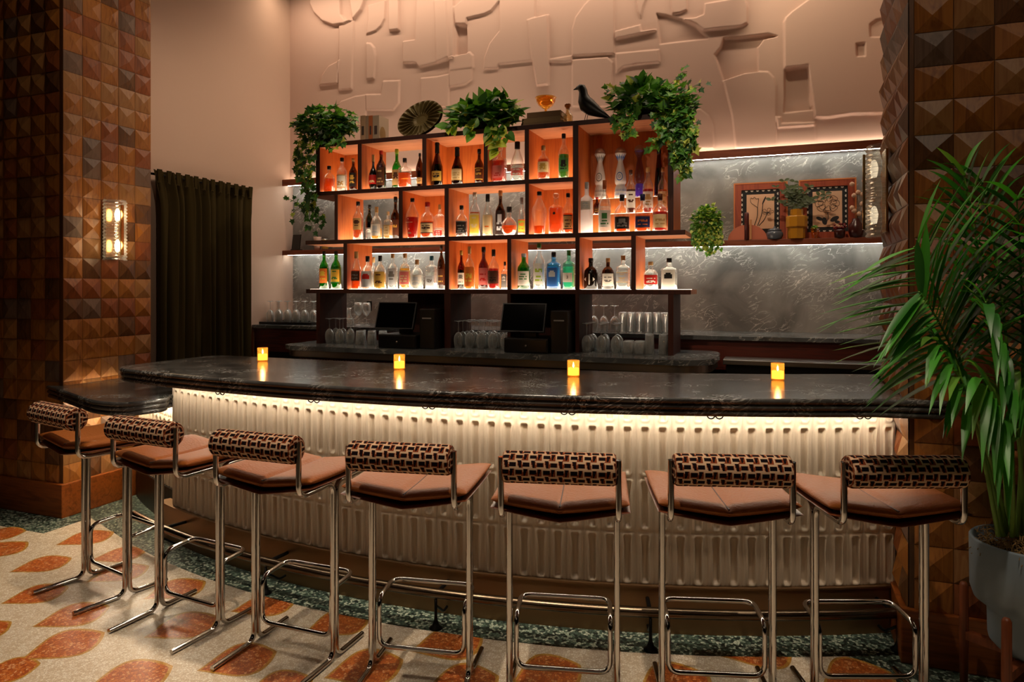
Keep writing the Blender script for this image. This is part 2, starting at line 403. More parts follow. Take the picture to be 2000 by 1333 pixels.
# ---- back wall: marble below, sculpted plaster above (one height field)
struct(MB().box((XL, YW, 0), (XR, YW+.1, 2.60)), 'wall_back', M_wallm)
def z2(p): return [(570+.34*x, .34*y) for x, y in p]
def z3(p): return [(1150+.305*x, .305*y) for x, y in p]
REL = [  # (height m, outline traced on the photograph)
 (.028, z3([(1250, 160), (1262, 130), (1300, 95), (1430, 0), (1430, -130), (2000, -130), (2000, 735), (1870, 738), (1680, 742), (1520, 765), (1445, 765), (1425, 600), (1400, 435), (1252, 455)])),
 (.030, z2([(130, 40), (150, 85), (200, 135), (260, 158), (320, 150), (375, 125), (420, 70), (445, 0), (445, -90), (130, -90)])),
 (-.03, z2([(305, 97), (300, -40), (345, -60), (372, 125), (330, 130)])),
 (.014, z2([(290, 160), (285, 528), (362, 520), (374, 130)])),
 (.018, z2([(178, 500), (195, 440), (230, 390), (292, 358), (280, 488)])),
 (.028, z2([(575, -60), (578, 190), (635, 185), (635, -60)])),
 (.014, z2([(455, 45), (555, 15), (550, 120), (530, 160), (500, 188), (445, 208), (455, 120)])),
 (.016, z2([(445, 258), (470, 260), (490, 285), (498, 330), (490, 460), (447, 465)])),
 (.020, z2([(655, 372), (730, 372), (748, 398), (850, 372), (945, 342), (945, -60), (735, -60), (725, 240), (655, 250)])),
 (.010, z2([(838, 20), (880, 8), (905, 20), (918, 340), (850, 372), (845, 200)])),
 (-.038, z2([(955, 150), (1015, 158), (1018, 318), (955, 322)])),
 (.016, z2([(945, 335), (1035, 310), (1055, 330), (1058, 400), (920, 418), (918, 345)])),
 (.012, z2([(920, 418), (1050, 402), (1048, 465), (1010, 495), (920, 508)])),
 (.013, z2([(755, 458), (850, 450), (915, 435), (915, 620), (755, 620)])),
 (.016, z2([(540, 475), (635, 472), (632, 600), (600, 640), (445, 640), (443, 552), (530, 550)])),
 (.010, z2([(265, 640), (300, 590), (380, 562), (443, 552), (443, 720), (265, 720)])),
 (.018, z2([(945, 55), (1010, 0), (1215, -60), (1205, 20), (1160, 75), (1120, 95), (1020, 118), (1015, 150), (955, 150)])),
 (.014, z2([(1205, -20), (1205, 190), (1150, 260), (1120, 340), (1115, 408), (1195, 402), (1200, 380), (1395, 360), (1365, 130), (1410, 115), (1405, -60)])),
 (.024, z2([(1365, 130), (1410, 115), (1482, 98), (1488, 345), (1485, 495), (1420, 502), (1395, 360)])),
 (.010, z2([(1620, 355), (1820, 340), (1850, 370), (1850, 620), (1620, 620)])),
 (.012, z2([(1490, 350), (1620, 330), (1615, 362), (1580, 368), (1490, 365)])),
 (.012, z2([(1620, 180), (1640, 110), (1690, 40), (1760, -30), (1860, -60), (1860, 320), (1620, 330)])),
 (.022, z3([(180, 215), (335, 175), (345, 215), (435, 203), (435, 212), (180, 265)])),
 (.012, z3([(300, -30), (320, 90), (340, 130), (355, 60), (375, 10), (400, -30)])),
 (.014, z3([(525, -40), (540, 103), (590, 98), (635, 80), (635, -40)])),
 (-.020, z3([(440, 100), (500, 108), (600, 140), (690, 185), (765, 255), (460, 292), (450, 200)])),
 (.022, z3([(750, 40), (1000, 0), (1018, 60), (1018, 165), (980, 185), (740, 210), (690, 172), (615, 138), (690, 130), (740, 110)])),
 (-.030, z3([(865, 255), (1000, 245), (1150, 228), (1205, 243), (1120, 262), (1085, 310), (1085, 470), (1000, 480), (865, 525), (810, 360), (850, 310)])),
 (.012, z3([(865, 525), (1000, 480), (1090, 470), (1150, 472), (1185, 510), (1200, 560), (1205, 960), (945, 960), (920, 750)])),
 (-.026, z3([(1255, 455), (1400, 435), (1420, 690), (1430, 712), (1250, 730)])),
 (.024, z3([(1200, 760), (1230, 760), (1236, 800), (1445, 795), (1445, 815), (1210, 830)])),
 (.006, z3([(1210, 830), (1445, 815), (1450, 960), (1205, 960)])),
 (-.012, z3([(1790, 180), (1830, 150), (1900, 135), (1900, 260), (1795, 258)])),
 (-.016, z3([(1705, 300), (1760, 295), (1762, 380), (1710, 380)])),
 (.014, z3([(180, 355), (455, 330), (460, 412), (310, 425), (230, 440), (185, 480)])),
 (.010, z3([(660, 708), (720, 710), (770, 750), (800, 820), (805, 960), (560, 960)])),
]
gx = np.arange(XL, XR+.004, .0065); gz = np.arange(2.585, ZC, .0065)
GX, GZ = np.meshgrid(gx, gz); Hh = np.zeros_like(GX)
def smooth_mask(poly, soft):
    """soft inside-mask of a polygon: 1 inside, falling to 0 over `soft` metres at its rim"""
    n = len(poly); ins = np.zeros(GX.shape, bool); dist = np.full(GX.shape, 9.)
    for i in range(n):
        (x0, y0), (x1, y1) = poly[i], poly[(i+1) % n]
        c = ((y0 > GZ) != (y1 > GZ)) & (GX < (x1-x0)*(GZ-y0)/((y1-y0) if abs(y1-y0) > 1e-9 else 1e-9)+x0); ins ^= c
        dx, dy = x1-x0, y1-y0; L = dx*dx+dy*dy+1e-12
        t = np.clip(((GX-x0)*dx+(GZ-y0)*dy)/L, 0, 1); dist = np.minimum(dist, np.hypot(GX-x0-t*dx, GZ-y0-t*dy))
    return np.clip(.5+np.where(ins, dist, -dist)/soft, 0, 1)
for hgt, poly in REL:
    wp = [AY(u, v, YW) for u, v in poly]
    Hh += 1.25*hgt*smooth_mask([(p.x, p.z) for p in wp], .011)
rb = MB(); nx, nz = len(gx), len(gz)
rb.v = list(zip(GX.ravel().tolist(), (YW-.045-Hh).ravel().tolist(), GZ.ravel().tolist()))
rb.f = [(j*nx+i, j*nx+i+1, (j+1)*nx+i+1, (j+1)*nx+i) for j in range(nz-1) for i in range(nx-1)]
rb.m = [0]*len(rb.f); rb.sm = [True]*len(rb.f)
struct(rb, 'wall_back_relief', M_relief)

# ---- pillars clad in faceted wooden tiles
def tile_face(mb, o, du, n, cols, rows, z0, seed, H=.026):
    """o: lower corner, du: unit along, n: outward normal"""
    rnd = random.Random(seed)
    o, du, n = Vector(o), Vector(du), Vector(n); g = .0012
    for j in range(rows):
        for i in range(cols):
            a = o+du*(i*PITCH+g)+Vector((0, 0, z0+j*PITCH+g)); b = a+du*(PITCH-2*g)
            c = b+Vector((0, 0, PITCH-2*g)); d = a+Vector((0, 0, PITCH-2*g))
            h = H+rnd.uniform(-.004, .004)
            ap = (a+c)/2+n*h+du*rnd.uniform(-.012, .012)+Vector((0, 0, rnd.uniform(-.012, .012)))
            mi = rnd.choices(range(5), (5, 3, 1.2, 2, 3))[0]
            mb.add([a, b, c, d, ap], [(0, 1, 4), (1, 2, 4), (2, 3, 4), (3, 0, 4)], mi)
ROWS = 31
pl = MB().box((-5.64, PYF+.004, 0), (PXL-.004, PYB, ZC), 3)
tile_face(pl, (PXL, PYF+.002, 0), (0, 1, 0), (1, 0, 0), 5, ROWS, Z0, 1, .016)
tile_face(pl, (PXL-9*PITCH-.03, PYF, 0), (1, 0, 0), (0, -1, 0), 9, ROWS, Z0, 2, .016)
struct(pl, 'pillar_left', TONES)
pr = MB().box((QXL+.004, PYF-.02, 0), (QXL+1.6, 3.84, ZC), 3)
tile_face(pr, (QXL, 3.165+5*PITCH, 0), (0, -1, 0), (-1, 0, 0), 5, ROWS, Z0, 3)
tile_face(pr, (QXL+.02, 3.16, 0), (1, 0, 0), (0, -1, 0), 11, ROWS, Z0, 4)
struct(pr, 'pillar_right', TONES)
struct(MB().box((-5.66, PYF-.028, 0), (PXL+.028, PYB+.01, .218), 0, .006), 'baseboard_left', M_baseb)
struct(MB().box((QXL-.03, 3.135, 0), (QXL+1.62, 3.86, .215), 0, .006), 'baseboard_right', M_baseb)

# ================================================================== BAR
bar = thing('bar_counter', 'long curved bar with dark stone top and cream ribbed tile front', 'bar', (0, 0, 0))
ZB, ZT = .98, 1.056
def slab_edge(front, inner, zb, zt, mb, cx, cy):
    """stone top with three stacked bullnoses along its front edge; front/inner: plan outlines (front left to right, inner right to left)"""
    th = (zt-zb)/3; nb = 5; prof = []
    for k in range(3):
        for i in range(nb+1):
            a = -math.pi/2+math.pi*i/nb
            prof.append((.010*math.cos(a)+(.004*(k-1)), zb+th*k+th/2+th*.48*math.sin(a)))
    loop = list(front)+list(inner); n = len(loop)
    nor = []
    for i in range(n):
        p0, p1 = Vector(loop[i-1]), Vector(loop[(i+1) % n]); t = (p1-p0).normalized(); nor.append(Vector((t.y, -t.x)))
    rings = []
    for off, z in prof:
        rings.append([(loop[i][0]+nor[i].x*(off-.010), loop[i][1]+nor[i].y*(off-.010), z) for i in range(n)])
    vs = [p for r in rings for p in r]; m = len(prof)
    mb.add(vs, [(j*n+i, j*n+(i+1) % n, (j+1)*n+(i+1) % n, (j+1)*n+i) for j in range(m-1) for i in range(n)], 0, True)
    bm = bmesh.new(); f = bm.faces.new([bm.verts.new(p) for p in rings[-1]]); bmesh.ops.triangulate(bm, faces=[f]); mb.bm(bm)
    bm = bmesh.new(); f = bm.faces.new([bm.verts.new(p) for p in rings[0]][::-1]); bmesh.ops.triangulate(bm, faces=[f]); mb.bm(bm)
def dens(p, n=6, r=.06):
    return [(q.x, q.y) for q in fillet([(x, y, 0) for x, y in p], r, n)]
fr = [(-3.47, 3.05), (-3.46, 2.86), (-3.36, arc_slab(-3.36))]
fr += [(-3.36+3.74*i/60, arc_slab(-3.36+3.74*i/60)) for i in range(1, 61)]
fr = dens(fr[:4], 5, .05)[:-1]+fr[3:]+[(.47, 3.105), (.60, 3.125), (.635, 3.15)]
inn = [(.635, 3.16), (.50, 3.17), (.475, 3.35), (.475, 3.83), (.48, 3.98), (.3, 3.93), (-.03, 3.80), (-.53, 3.66), (-1.36, 3.585), (-2.3, 3.56), (-3.2, 3.58), (-3.46, 3.575)]
sl = MB(); slab_edge(fr, inn, ZB, ZT, sl, 0, 0); sl.build('stone_top', M_slab, bar)
# tile front: pressed slot pattern as real relief
TW, TH, TR = .0762, .2355, BR-.014
th0, th1 = -math.asin((3.345-1.77)/TR), math.asin((.497+1.77)/TR)
ncol = round((th1-th0)*TR/TW)
def sstep(x): x = min(1., max(0., x)); return x*x*(3-2*x)
def tile_h(s, t):
    """pressed tile: raised rounded frame round a long slot with a sloping foot"""
    e = min(s, 1-s); tt = min(t, 1-t)*TH/TW
    h = -.006*max(0, 1-e/.03)-.004*max(0, 1-tt/.035)
    hw = .155+.05*max(0, (t-.70)/.30)                            # slot opens a little towards its top
    dx = abs(s-.5)-hw; dt = (.26 if t < .5 else .22)-tt
    d = math.hypot(max(dx+.06, 0), max(dt+.06, 0))-.06 if (dx > -.06 and dt > -.06) else max(dx, dt)
    h += .0075*math.exp(-((d-.075)/.055)**2)                     # rounded lip
    k = sstep((.03-dx)/.06)*sstep((.03-dt)/(.16 if t < .5 else .06))
    return h-.015*k
def tile_wall(a0, a1, n, rad, zlo, zhi, ss=18, zstep=.0065):
    nu = n*ss; nv = round((zhi-zlo)/zstep); mb = MB(); hs = {}
    for j in range(nv+1):
        z = zlo+(zhi-zlo)*j/nv; t = ((z-.196)/TH) % 1.0
        col = [tile_h(i/ss, t) for i in range(ss)]
        for i in range(nu+1):
            a = a0+(a1-a0)*i/nu; r = rad+col[i % ss]
            mb.v.append((BC[0]+r*math.sin(a), BC[1]-r*math.cos(a), z))
    mb.f = [(j*(nu+1)+i, j*(nu+1)+i+1, (j+1)*(nu+1)+i+1, (j+1)*(nu+1)+i) for j in range(nv) for i in range(nu)]
    mb.m = [0]*len(mb.f); mb.sm = [True]*len(mb.f); return mb
tile_wall(th0, th1, ncol, TR, .196, ZB+.004).build('tile_front', M_tile, bar)
# left return, base plinth, back carcass
def arc_strip(mb, a0, a1, r0, r1, z0, z1, n=60, mi=0):
    vs = []
    for i in range(n+1):
        a = a0+(a1-a0)*i/n
        for r in (r0, r1):
            for z in (z0, z1): vs.append((BC[0]+r*math.sin(a), BC[1]-r*math.cos(a), z))
    fs = []
    for i in range(n):
        o = i*4; p = o+4
        fs += [(o+2, p+2, p+3, o+3), (o+1, o+3, p+3, p+1), (o, p, p+2, o+2), (o, o+1, p+1, p)]
    fs += [(0, 2, 3, 1), (n*4, n*4+1, n*4+3, n*4+2)]
    return mb.add(vs, fs, mi)
arc_strip(MB(), th0+.0005, th1-.001, TR-.6, TR-.035, .0, ZB, 60).build('carcass', M_dark, bar)
cp = MB(); arc_strip(cp, th0-.002, th0+.002, TR-.30, TR+.002, .196, ZB); cp.build('end_panel', M_tile, bar)
aL, aR = -math.asin((3.50-1.77)/BR), math.asin((.465+1.77)/BR)
arc_strip(MB(), aL, aR, TR-.05, BR+.004, 0, .205, 70).build('plinth', M_bronze, bar)
arc_strip(MB(), aL, aR, TR-.03, BR+.010, .199, .206, 70).build('plinth_ledge', M_bronze, bar)
# LED strip tucked under the top
led = MB(); arc_strip(led, th0+.004, th1-.004, BR+.050, BR+.062, ZB-.010, ZB-.002, 60)
led.build('led_strip', emit('bar_led', (1, .86, .68), 38), bar)
# foot rail
RR = BR+.135
rail = MB(); rail.tube([(BC[0]+RR*math.sin(a), BC[1]-RR*math.cos(a), .150) for a in [aL-.005+(aR+.004-aL)*i/80 for i in range(81)]], .021, 14)
rl = rail.build('foot_rail', M_rail, bar)
for u, v in ((317, 1085), (512, 1163), (850, 1230), (1272, 1278), (1730, 1252)):
    p = AZ(u, v, 0); a = math.atan2(p.x-BC[0], BC[1]-p.y); dx, dy = math.sin(a), -math.cos(a)
    q = Vector((BC[0]+(RR+.012)*dx, BC[1]+(RR+.012)*dy, 0)); n = Vector((dx, dy, 0))
    mb = MB()
    mb.lathe([(0, .001), (.030, .001), (.030, .006), (.016, .016), (.008, .04), (.0065, .06), (.0065, .13), (.0, .13)], 12, 0, q)
    mb.tube(fillet([q+Vector((0, 0, .10)), q-n*.03+Vector((0, 0, .08)), q-n*.09+Vector((0, 0, .035)), q-n*.13+Vector((0, 0, .04))], .03), .006, 8)
    mb.tube([q-n*.02+Vector((0, 0, .150)), q-n*.158+Vector((0, 0, .150))], .009, 8)
    mb.build('rail_bracket', M_blackm, rl)
# purse hooks
for u, v in ((420, 770), (605, 785), (832, 797), (1108, 808), (1400, 816), (1695, 816)):
    p = AZ(u, v-8, ZB); a = math.atan2(p.x-SC[0], SC[1]-p.y); t = Vector((math.cos(a), math.sin(a), 0)); n = Vector((math.sin(a), -math.cos(a), 0))
    c = p-n*.03; mb = MB()
    for s_ in (-1, 1):
        cc = c+t*.017*s_+Vector((0, 0, -.012))
        mb.ring([cc+t*.016*math.cos(k*math.pi/9)+Vector((0, 0, .016*math.sin(k*math.pi/9))) for k in range(18)], .003, 6)
    mb.obox(c+Vector((0, 0, -.001)), t*.03, n*.012, (0, 0, .004))
    mb.build('purse_hook', M_blackm, bar)

# ---- lower counter at the left end of the bar
low = thing('low_counter', 'lower dark stone counter between the left tiled pillar and the bar', 'counter', (0, 0, 0))
lf = dens([(-4.42, 3.13), (-4.12, 3.02), (-3.83, 2.90), (-3.58, 2.80), (-3.34, 2.80), (-3.265, 3.02), (-3.345, 3.105)], 8, .11)
li = [(-3.37, 3.3), (-3.42, 3.55), (-3.9, 3.68), (-4.315, 3.68), (-4.315, 3.15)]
lm = MB(); slab_edge(lf, li, .785, .865, lm, 0, 0); lm.build('stone_top', M_slab, low)
b0, b1 = -math.asin((4.27-1.77)/4.77), -math.asin((3.37-1.77)/4.77)
tile_wall(b0, b1, round((b1-b0)*4.77/TW), 4.77, .225, .786, 12, .010).build('tile_front', M_tile, low)
mb = MB(); arc_strip(mb, b0, b1, 4.45, 4.735, 0, .79, 12); mb.build('carcass', M_dark, low)
mb = MB(); arc_strip(mb, b0-.004, b1, 4.72, 4.785, 0, .225, 12); mb.build('plinth', plain('dark_plinth', '#231a14', .4, .8), low)
mb = MB(); arc_strip(mb, b0+.004, b1-.004, 4.80, 4.815, .777, .784, 12); mb.box((-4.312, 3.24, .777), (-4.298, 3.62, .784)); mb.build('led_strip', emit('low_led', (1, .80, .56), 110), low)  # the box is an added strip to brighten the pillar foot and baseboard

# ---- votive candles on the bar
M_vot = liquid('amber_votive_glass', (1.0, .62, .24), .78)
M_wax = emit('glowing_wax', (1, .56, .15), 4.0)
M_flame = emit('flame', (1, .75, .35), 40)
M_speck = plain('gilt_speckle', '#4a3212', .4, .7)
for u, v, lab in ((513, 706, 'lit amber votive candle at the far left end of the bar top'),
                  (780, 722, 'lit amber votive candle on the bar top in front of the left till screen'),
                  (1120, 736, 'lit amber votive candle on the bar top in front of the right till screen'),
                  (1519, 743, 'lit amber votive candle at the right end of the bar top')):
    p = AZ(u, v, ZT); t = thing('votive_candle', lab, 'candle', p, 0, 'votive candles along the bar')
    MB().lathe([(0, .001), (.029, .001), (.031, .004), (.0305, .082), (.0285, .082), (.0285, .05), (.028, .006), (0, .006)], 24).build('glass', M_vot, t)
    MB().lathe([(0, .008), (.0275, .008), (.0275, .044), (.02, .041), (0, .040)], 20).build('wax', M_wax, t)
    MB().lathe([(0, .043), (.005, .052), (.004, .062), (0, .074)], 8).build('flame', M_flame, t)
    rnd = random.Random(u); sp = MB()
    for i in range(46):
        a = rnd.uniform(0, 6.283); z = rnd.uniform(.046, .079); s_ = rnd.uniform(.001, .0026); r_ = .0309
        c = Vector((r_*math.cos(a), r_*math.sin(a), z)); tt = Vector((-math.sin(a), math.cos(a), 0))
        sp.add([c-tt*s_, c-Vector((0, 0, s_)), c+tt*s_, c+Vector((0, 0, s_))], [(0, 1, 2, 3)])
    sp.build('speckles', M_speck, t)
    l = bpy.data.lights.new('candle_light', 'POINT'); l.energy = .35; l.color = (1, .55, .2); l.shadow_soft_size = .012
    o = bpy.data.objects.new('candle_light', l); COL.objects.link(o); o.location = p+Vector((0, 0, .095))

# ================================================================== STOOLS
def make_stool():
    t = thing('bar_stool', 'x', 'stool', (0, 0, 0), 0, 'bar stools along the bar')
    r = .0108; X = .1975
    for s_ in (-1, 1):
        x = s_*X
        rear = fillet([(x, -.225, .925), (x, -.225, .717), (x, -.0115, .717), (x, -.0115, .0115), (x, -.245, .0115)], .045, 7)
        MB().tube(rear, r, 12).build('leg', M_chrome, t)
        front = fillet([(x, .19, .717), (x, .0115, .717), (x, .0115, .0115), (x, .20, .0115)], .045, 7)
        MB().tube(front, r, 12).build('leg', M_chrome, t)
    y = .0115; xx = X-.024
    loop = fillet([(-xx, y, .275), (-xx, y, .085), (xx, y, .085), (xx, y, .275), (xx, y+.16, .285), (-xx, y+.16, .285)], .045, 6, True)
    MB().ring(loop, .0095, 10).build('foot_rest', M_chrome, t)
    # dished seat: shell below, cushion above with centre seam
    def vee(x): return min(1.15, abs(x)/.235)**1.15
    def slab_shape(a, b, yc, zfun, hh, seam, p=9, nx=44, ny=28):
        mb = MB()
        def ed(s): return max(0, 1-abs(s)**p)**.5
        for sg in (1, -1):
            def fn(i, j, sg=sg):
                s = math.sin((i-.5)*math.pi); q = math.sin((j-.5)*math.pi)
                x, yy = a*s, b*q
                z = zfun(x, yy)+sg*hh*ed(s)*ed(q)
                if sg > 0: z -= seam*math.exp(-(x/.006)**2)
                return (x, yc+yy, z)
            mb.grid(fn, nx, ny) if sg > 0 else mb.grid(lambda i, j: fn(1-i, j), nx, ny)
        return mb
    slab_shape(.238, .213, .002, lambda x, q: .701+.040*vee(x)+.004*(q/.2)**2, .0075, 0).build('seat_shell', M_shell, t)
    slab_shape(.236, .207, .004, lambda x, q: .736+.030*vee(x)+.005*(q/.2)**2, .021, .010).build('seat_cushion', M_leather, t)
    MB().tube([(0, -.195+.39*k/12, .7475+.005*((-.195+.39*k/12)/.2)**2) for k in range(13)], .0024, 6).build('seam', plain('seam_brown', '#3a1c0c', .6), t)
    MB().grid(lambda i, j: (-.215+.43*i, -.185+.37*j, .7115+.038*vee(-.215+.43*i)), 20, 4).build('seat_underside', M_under, t)
    # bolster with woven block pattern
    LR, RRr = .1885, .0535
    def patt(s, c):
        """s metres along, c metres around: 0 ground, 1 block, 2 rust outline"""
        PW, PH = .0455, .053
        row = math.floor(c/(PH/2)); cc = c-row*PH/2; s2 = (s+(PW*.47 if row % 2 else 0)) % PW
        def rect(x0, x1, y0, y1, sl=0):
            f = (cc-y0)/(y1-y0); k = sl*f
            if x0-.0011+k*min(1, max(0, f)) <= s2 <= x1+.0011+(k if sl > 0 else 0) and y0-.0010 <= cc <= y1+.0010:
                return 1 if (x0+(k if sl > 0 else 0) <= s2 <= x1+(k if sl < 0 else 0) and y0 <= cc <= y1) else 2
            return 0
        return max((rect(.002, .0235, .007, .0205), rect(.0285, .0405, .0015, .025, .006 if row % 2 else -.007)), key=lambda z: (z == 1, z))
    nl, nc = 150, 96; ba = MB(); vs = []; fs = []; ms = []
    for j in range(nl+1):
        s = -LR+2*LR*j/nl; e = min(LR-abs(s), .012)/.012; rr = RRr-.008*(1-math.sqrt(max(0, 1-(1-e)**2)))
        for i in range(nc):
            a = 2*math.pi*i/nc; vs.append((s, rr*math.cos(a), rr*math.sin(a)))
    for j in range(nl):
        for i in range(nc):
            fs.append((j*nc+i, (j+1)*nc+i, (j+1)*nc+(i+1) % nc, j*nc+(i+1) % nc))
            ms.append(patt((j+.5)/nl*2*LR, (i+.5)/nc*2*math.pi*RRr))
    ba.v, ba.f, ba.m, ba.sm = vs, fs, ms, [True]*len(fs)
    for sg in (-1, 1):   # patterned end discs
        n = 30; o = len(ba.v); rr = RRr-.008
        for k in range(n+1):
            for i in range(n+1):
                a, b = -1+2*k/n, -1+2*i/n
                q, w_ = a*math.sqrt(1-b*b/2), b*math.sqrt(1-a*a/2)
                ba.v.append((sg*(LR+.004*(1-q*q-w_*w_)), q*rr, w_*rr))
        for k in range(n):
            for i in range(n):
                f = (o+k*(n+1)+i, o+(k+1)*(n+1)+i, o+(k+1)*(n+1)+i+1, o+k*(n+1)+i+1)
                ba.f.append(f if sg > 0 else f[::-1]); ba.m.append(patt((k+.5)/n*2*rr, (i+.5)/n*2*rr)); ba.sm.append(True)
    bo = ba.build('backrest_bolster', [M_fab1, M_fab2, M_fab3], t, (0, -.225, .893))
    for sg in (-1, 1):
        MB().ring([(sg*(LR-.002), (RRr-.0065)*math.cos(k*math.pi/18), (RRr-.0065)*math.sin(k*math.pi/18)) for k in range(36)], .0024, 6).build('piping', M_fab3, bo)
    return t
STOOLS = [(-3.137, 2.523, -12, 'leather bar stool beside the left tiled pillar, in front of the low counter'),
          (-2.479, 2.409, -5, 'second bar stool from the left pillar, its bolster across the end of the tile front'),
          (-1.857, 2.355, 0, 'third bar stool from the left pillar with creased tan leather seat'),
          (-1.289, 2.390, 10, 'middle bar stool of the row of seven, three stools on each side'),
          (-.731, 2.452, 13.5, 'third bar stool from the palm, seam pointing straight to the bar'),
          (-.198, 2.622, 16.3, 'second bar stool from the palm pot with tan seat'),
          (.319, 2.802, 20.5, 'bar stool beside the palm, in front of the right tiled pillar')]
st0 = make_stool()
for i, (x, y, a, lab) in enumerate(STOOLS):
    if i == 0: st0.location = (x, y, 0); st0.rotation_euler = (0, 0, R(a)); st0['label'] = lab
    else: copy_tree(st0, (x, y, 0), R(a), lab)

# ================================================================== BACK BAR
M_ledge = wood('ledge_wood', '#5d2b17', '#7c3e22', .5, 'X')
M_niche = wood('niche_wood', '#a04c1a', '#b86024', .55, 'Z')
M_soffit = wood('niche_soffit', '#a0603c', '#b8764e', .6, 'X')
M_mdark = wood('mahogany_shadowed', '#2c0f07', '#41190c', .5, 'Z')  # same mahogany, shade of unlit front edges and lower bays put into the colour
M_ledcool = emit('cool_led', (.94, .96, .86), 26)
M_ledup = emit('uplight_led', (1, .82, .62), 18)
for nm, zb, zt, lab in (('upper_ledge', 2.537, 2.585, 'upper wooden ledge with lit underside between marble and sculpted plaster'),
                        ('display_ledge', 1.835, 1.873, 'wooden ledge with lit underside carrying the framed flower prints')):
    t = thing(nm, lab, 'shelf', (0, 0, zb))
    MB().box((XL+.004, 5.68, 0), (XR-.01, YW-.002, zt-zb), 0, .003).box((XL+.004, 5.68, -.015 if zb > 2 else -.009), (XR-.01, 5.69, .004)).build('board', M_ledge, t)
    MB().box((XL+.02, 5.745, -.007), (XR-.02, 5.76, -.001)).build('led_strip', M_ledcool, t)
    if nm == 'upper_ledge': MB().box((XL+.02, 5.77, zt-zb+.0003), (XR-.02, 5.785, zt-zb+.004)).build('uplight_strip', M_ledup, t)

wc = thing('wall_counter', 'stone topped counter against the marble wall', 'counter', (0, 0, 0))
MB().box((XL+.004, 5.25, 1.118), (XR-.01, YW-.002, 1.15), 0, .004).build('stone_top', M_cntr, wc)
MB().box((XL+.01, 5.275, .90), (XR-.02, YW-.01, 1.117)).build('riser_panel', wood('riser_wood', '#3a120a', '#561e10', .5, 'X'), wc)
MB().box((XL+.02, 5.36, .02), (XR-.03, YW-.02, .90)).build('carcass', M_dark, wc)
sb = thing('steel_ice_well', 'low steel edged work station between the back counter and the right pillar', 'counter', (0, 0, 0))
x0 = AY(1412, 700, 5.0).x
MB().box((x0, 4.99, .968), (XR-.03, 5.24, 1.003), 0, .004).build('steel_edge', M_steel, sb)
MB().box((x0+.02, 5.02, .0), (XR-.04, 5.23, .967)).build('body', M_black, sb)

YU, YUB = 4.75, 5.13
CT = 1.04
bc = thing('back_counter', 'stone topped counter under the bottle shelves', 'counter', (0, 0, 0))
cpo = dens([(-3.73, 4.62), (-3.60, 4.50), (-.52, 4.47), (-.37, 4.58), (-.35, 5.0), (-.40, 5.24), (-3.73, 5.24)], 6, .10)
MB().prism(cpo, 1.005, CT).build('stone_top', M_cntr, bc)
bnd = dens([(-3.70, 4.63), (-3.59, 4.515), (-.53, 4.485), (-.385, 4.59), (-.365, 5.0), (-.41, 5.23), (-3.70, 5.23)], 6, .10)
MB().prism(bnd, .955, 1.0045).build('steel_band', M_steel, bc)
cb = MB().box((-3.55, 4.56, .08), (-.50, 5.22, .954))
cb.build('carcass', M_dark, bc)
for k in range(5):
    xa = -3.54+k*.608; fl_ = MB().box((xa+.004, 4.545, .10), (xa+.600, 4.558, .945))
    for q in range(24): fl_.box((xa+.008+q*.0246, 4.536, .105), (xa+.026+q*.0246, 4.546, .94))
    fl_.build('door', MATS['riser_wood'], bc)

un = thing('bottle_shelf_unit', 'mahogany bottle shelves with lit orange niches standing on the back counter', 'shelf', (0, 0, 0))
def ux(u, v=450): return AY(u, v, YU).x
ZBT = [(2.652, 2.684), (2.257, 2.287), (1.857, 1.888), (1.455, 1.487)]
XLu, XRu = ux(617), ux(1315)
def board(xa, xb, k):
    z0, z1 = ZBT[k]
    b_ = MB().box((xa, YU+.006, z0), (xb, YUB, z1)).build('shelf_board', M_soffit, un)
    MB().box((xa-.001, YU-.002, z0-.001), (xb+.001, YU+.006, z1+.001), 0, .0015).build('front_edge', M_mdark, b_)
board(XLu, XRu, 0); board(ux(598), ux(1119), 1); board(ux(597), ux(1338), 2); board(ux(598), ux(1349), 3)
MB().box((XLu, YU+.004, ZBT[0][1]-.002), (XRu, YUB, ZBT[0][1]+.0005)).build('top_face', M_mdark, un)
def upright(u0, u1, z0, z1, m=None):
    o = MB().box((ux(u0), YU+.007, z0), (ux(u1), YUB-.001, z1)).build('upright', m or M_niche, un)
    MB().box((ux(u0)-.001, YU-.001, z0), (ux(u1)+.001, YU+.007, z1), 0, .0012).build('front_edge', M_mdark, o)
for a, b in ((617, 624), (699, 705.5), (825, 832), (945, 952), (1025, 1032.5)): upright(a, b, ZBT[1][1], ZBT[0][0])
for a, b in ((653.6, 659), (779, 785.6), (868.5, 875.7), (1026, 1032.4)): upright(a, b, ZBT[2][1], ZBT[1][0])
for a, b in ((1119, 1129), (1304.5, 1315)): upright(a, b, ZBT[2][1], ZBT[0][0])
for a, b in ((671, 677), (869, 876.5), (991, 998), (1124, 1131.5), (1233, 1241.4)): upright(a, b, ZBT[3][1], ZBT[2][0])
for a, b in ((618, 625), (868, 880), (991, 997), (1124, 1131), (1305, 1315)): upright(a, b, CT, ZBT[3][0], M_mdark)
def back(u0, u1, z0, z1, m=None): MB().box((ux(u0), YUB-.016, z0), (ux(u1), YUB-.004, z1)).build('back_panel', m or M_niche, un)
M_panel = emit('shelf_light', (1, .80, .58), 9.5)
M_panel_hi = emit('shelf_light_soft', (1, .78, .54), 7.5)
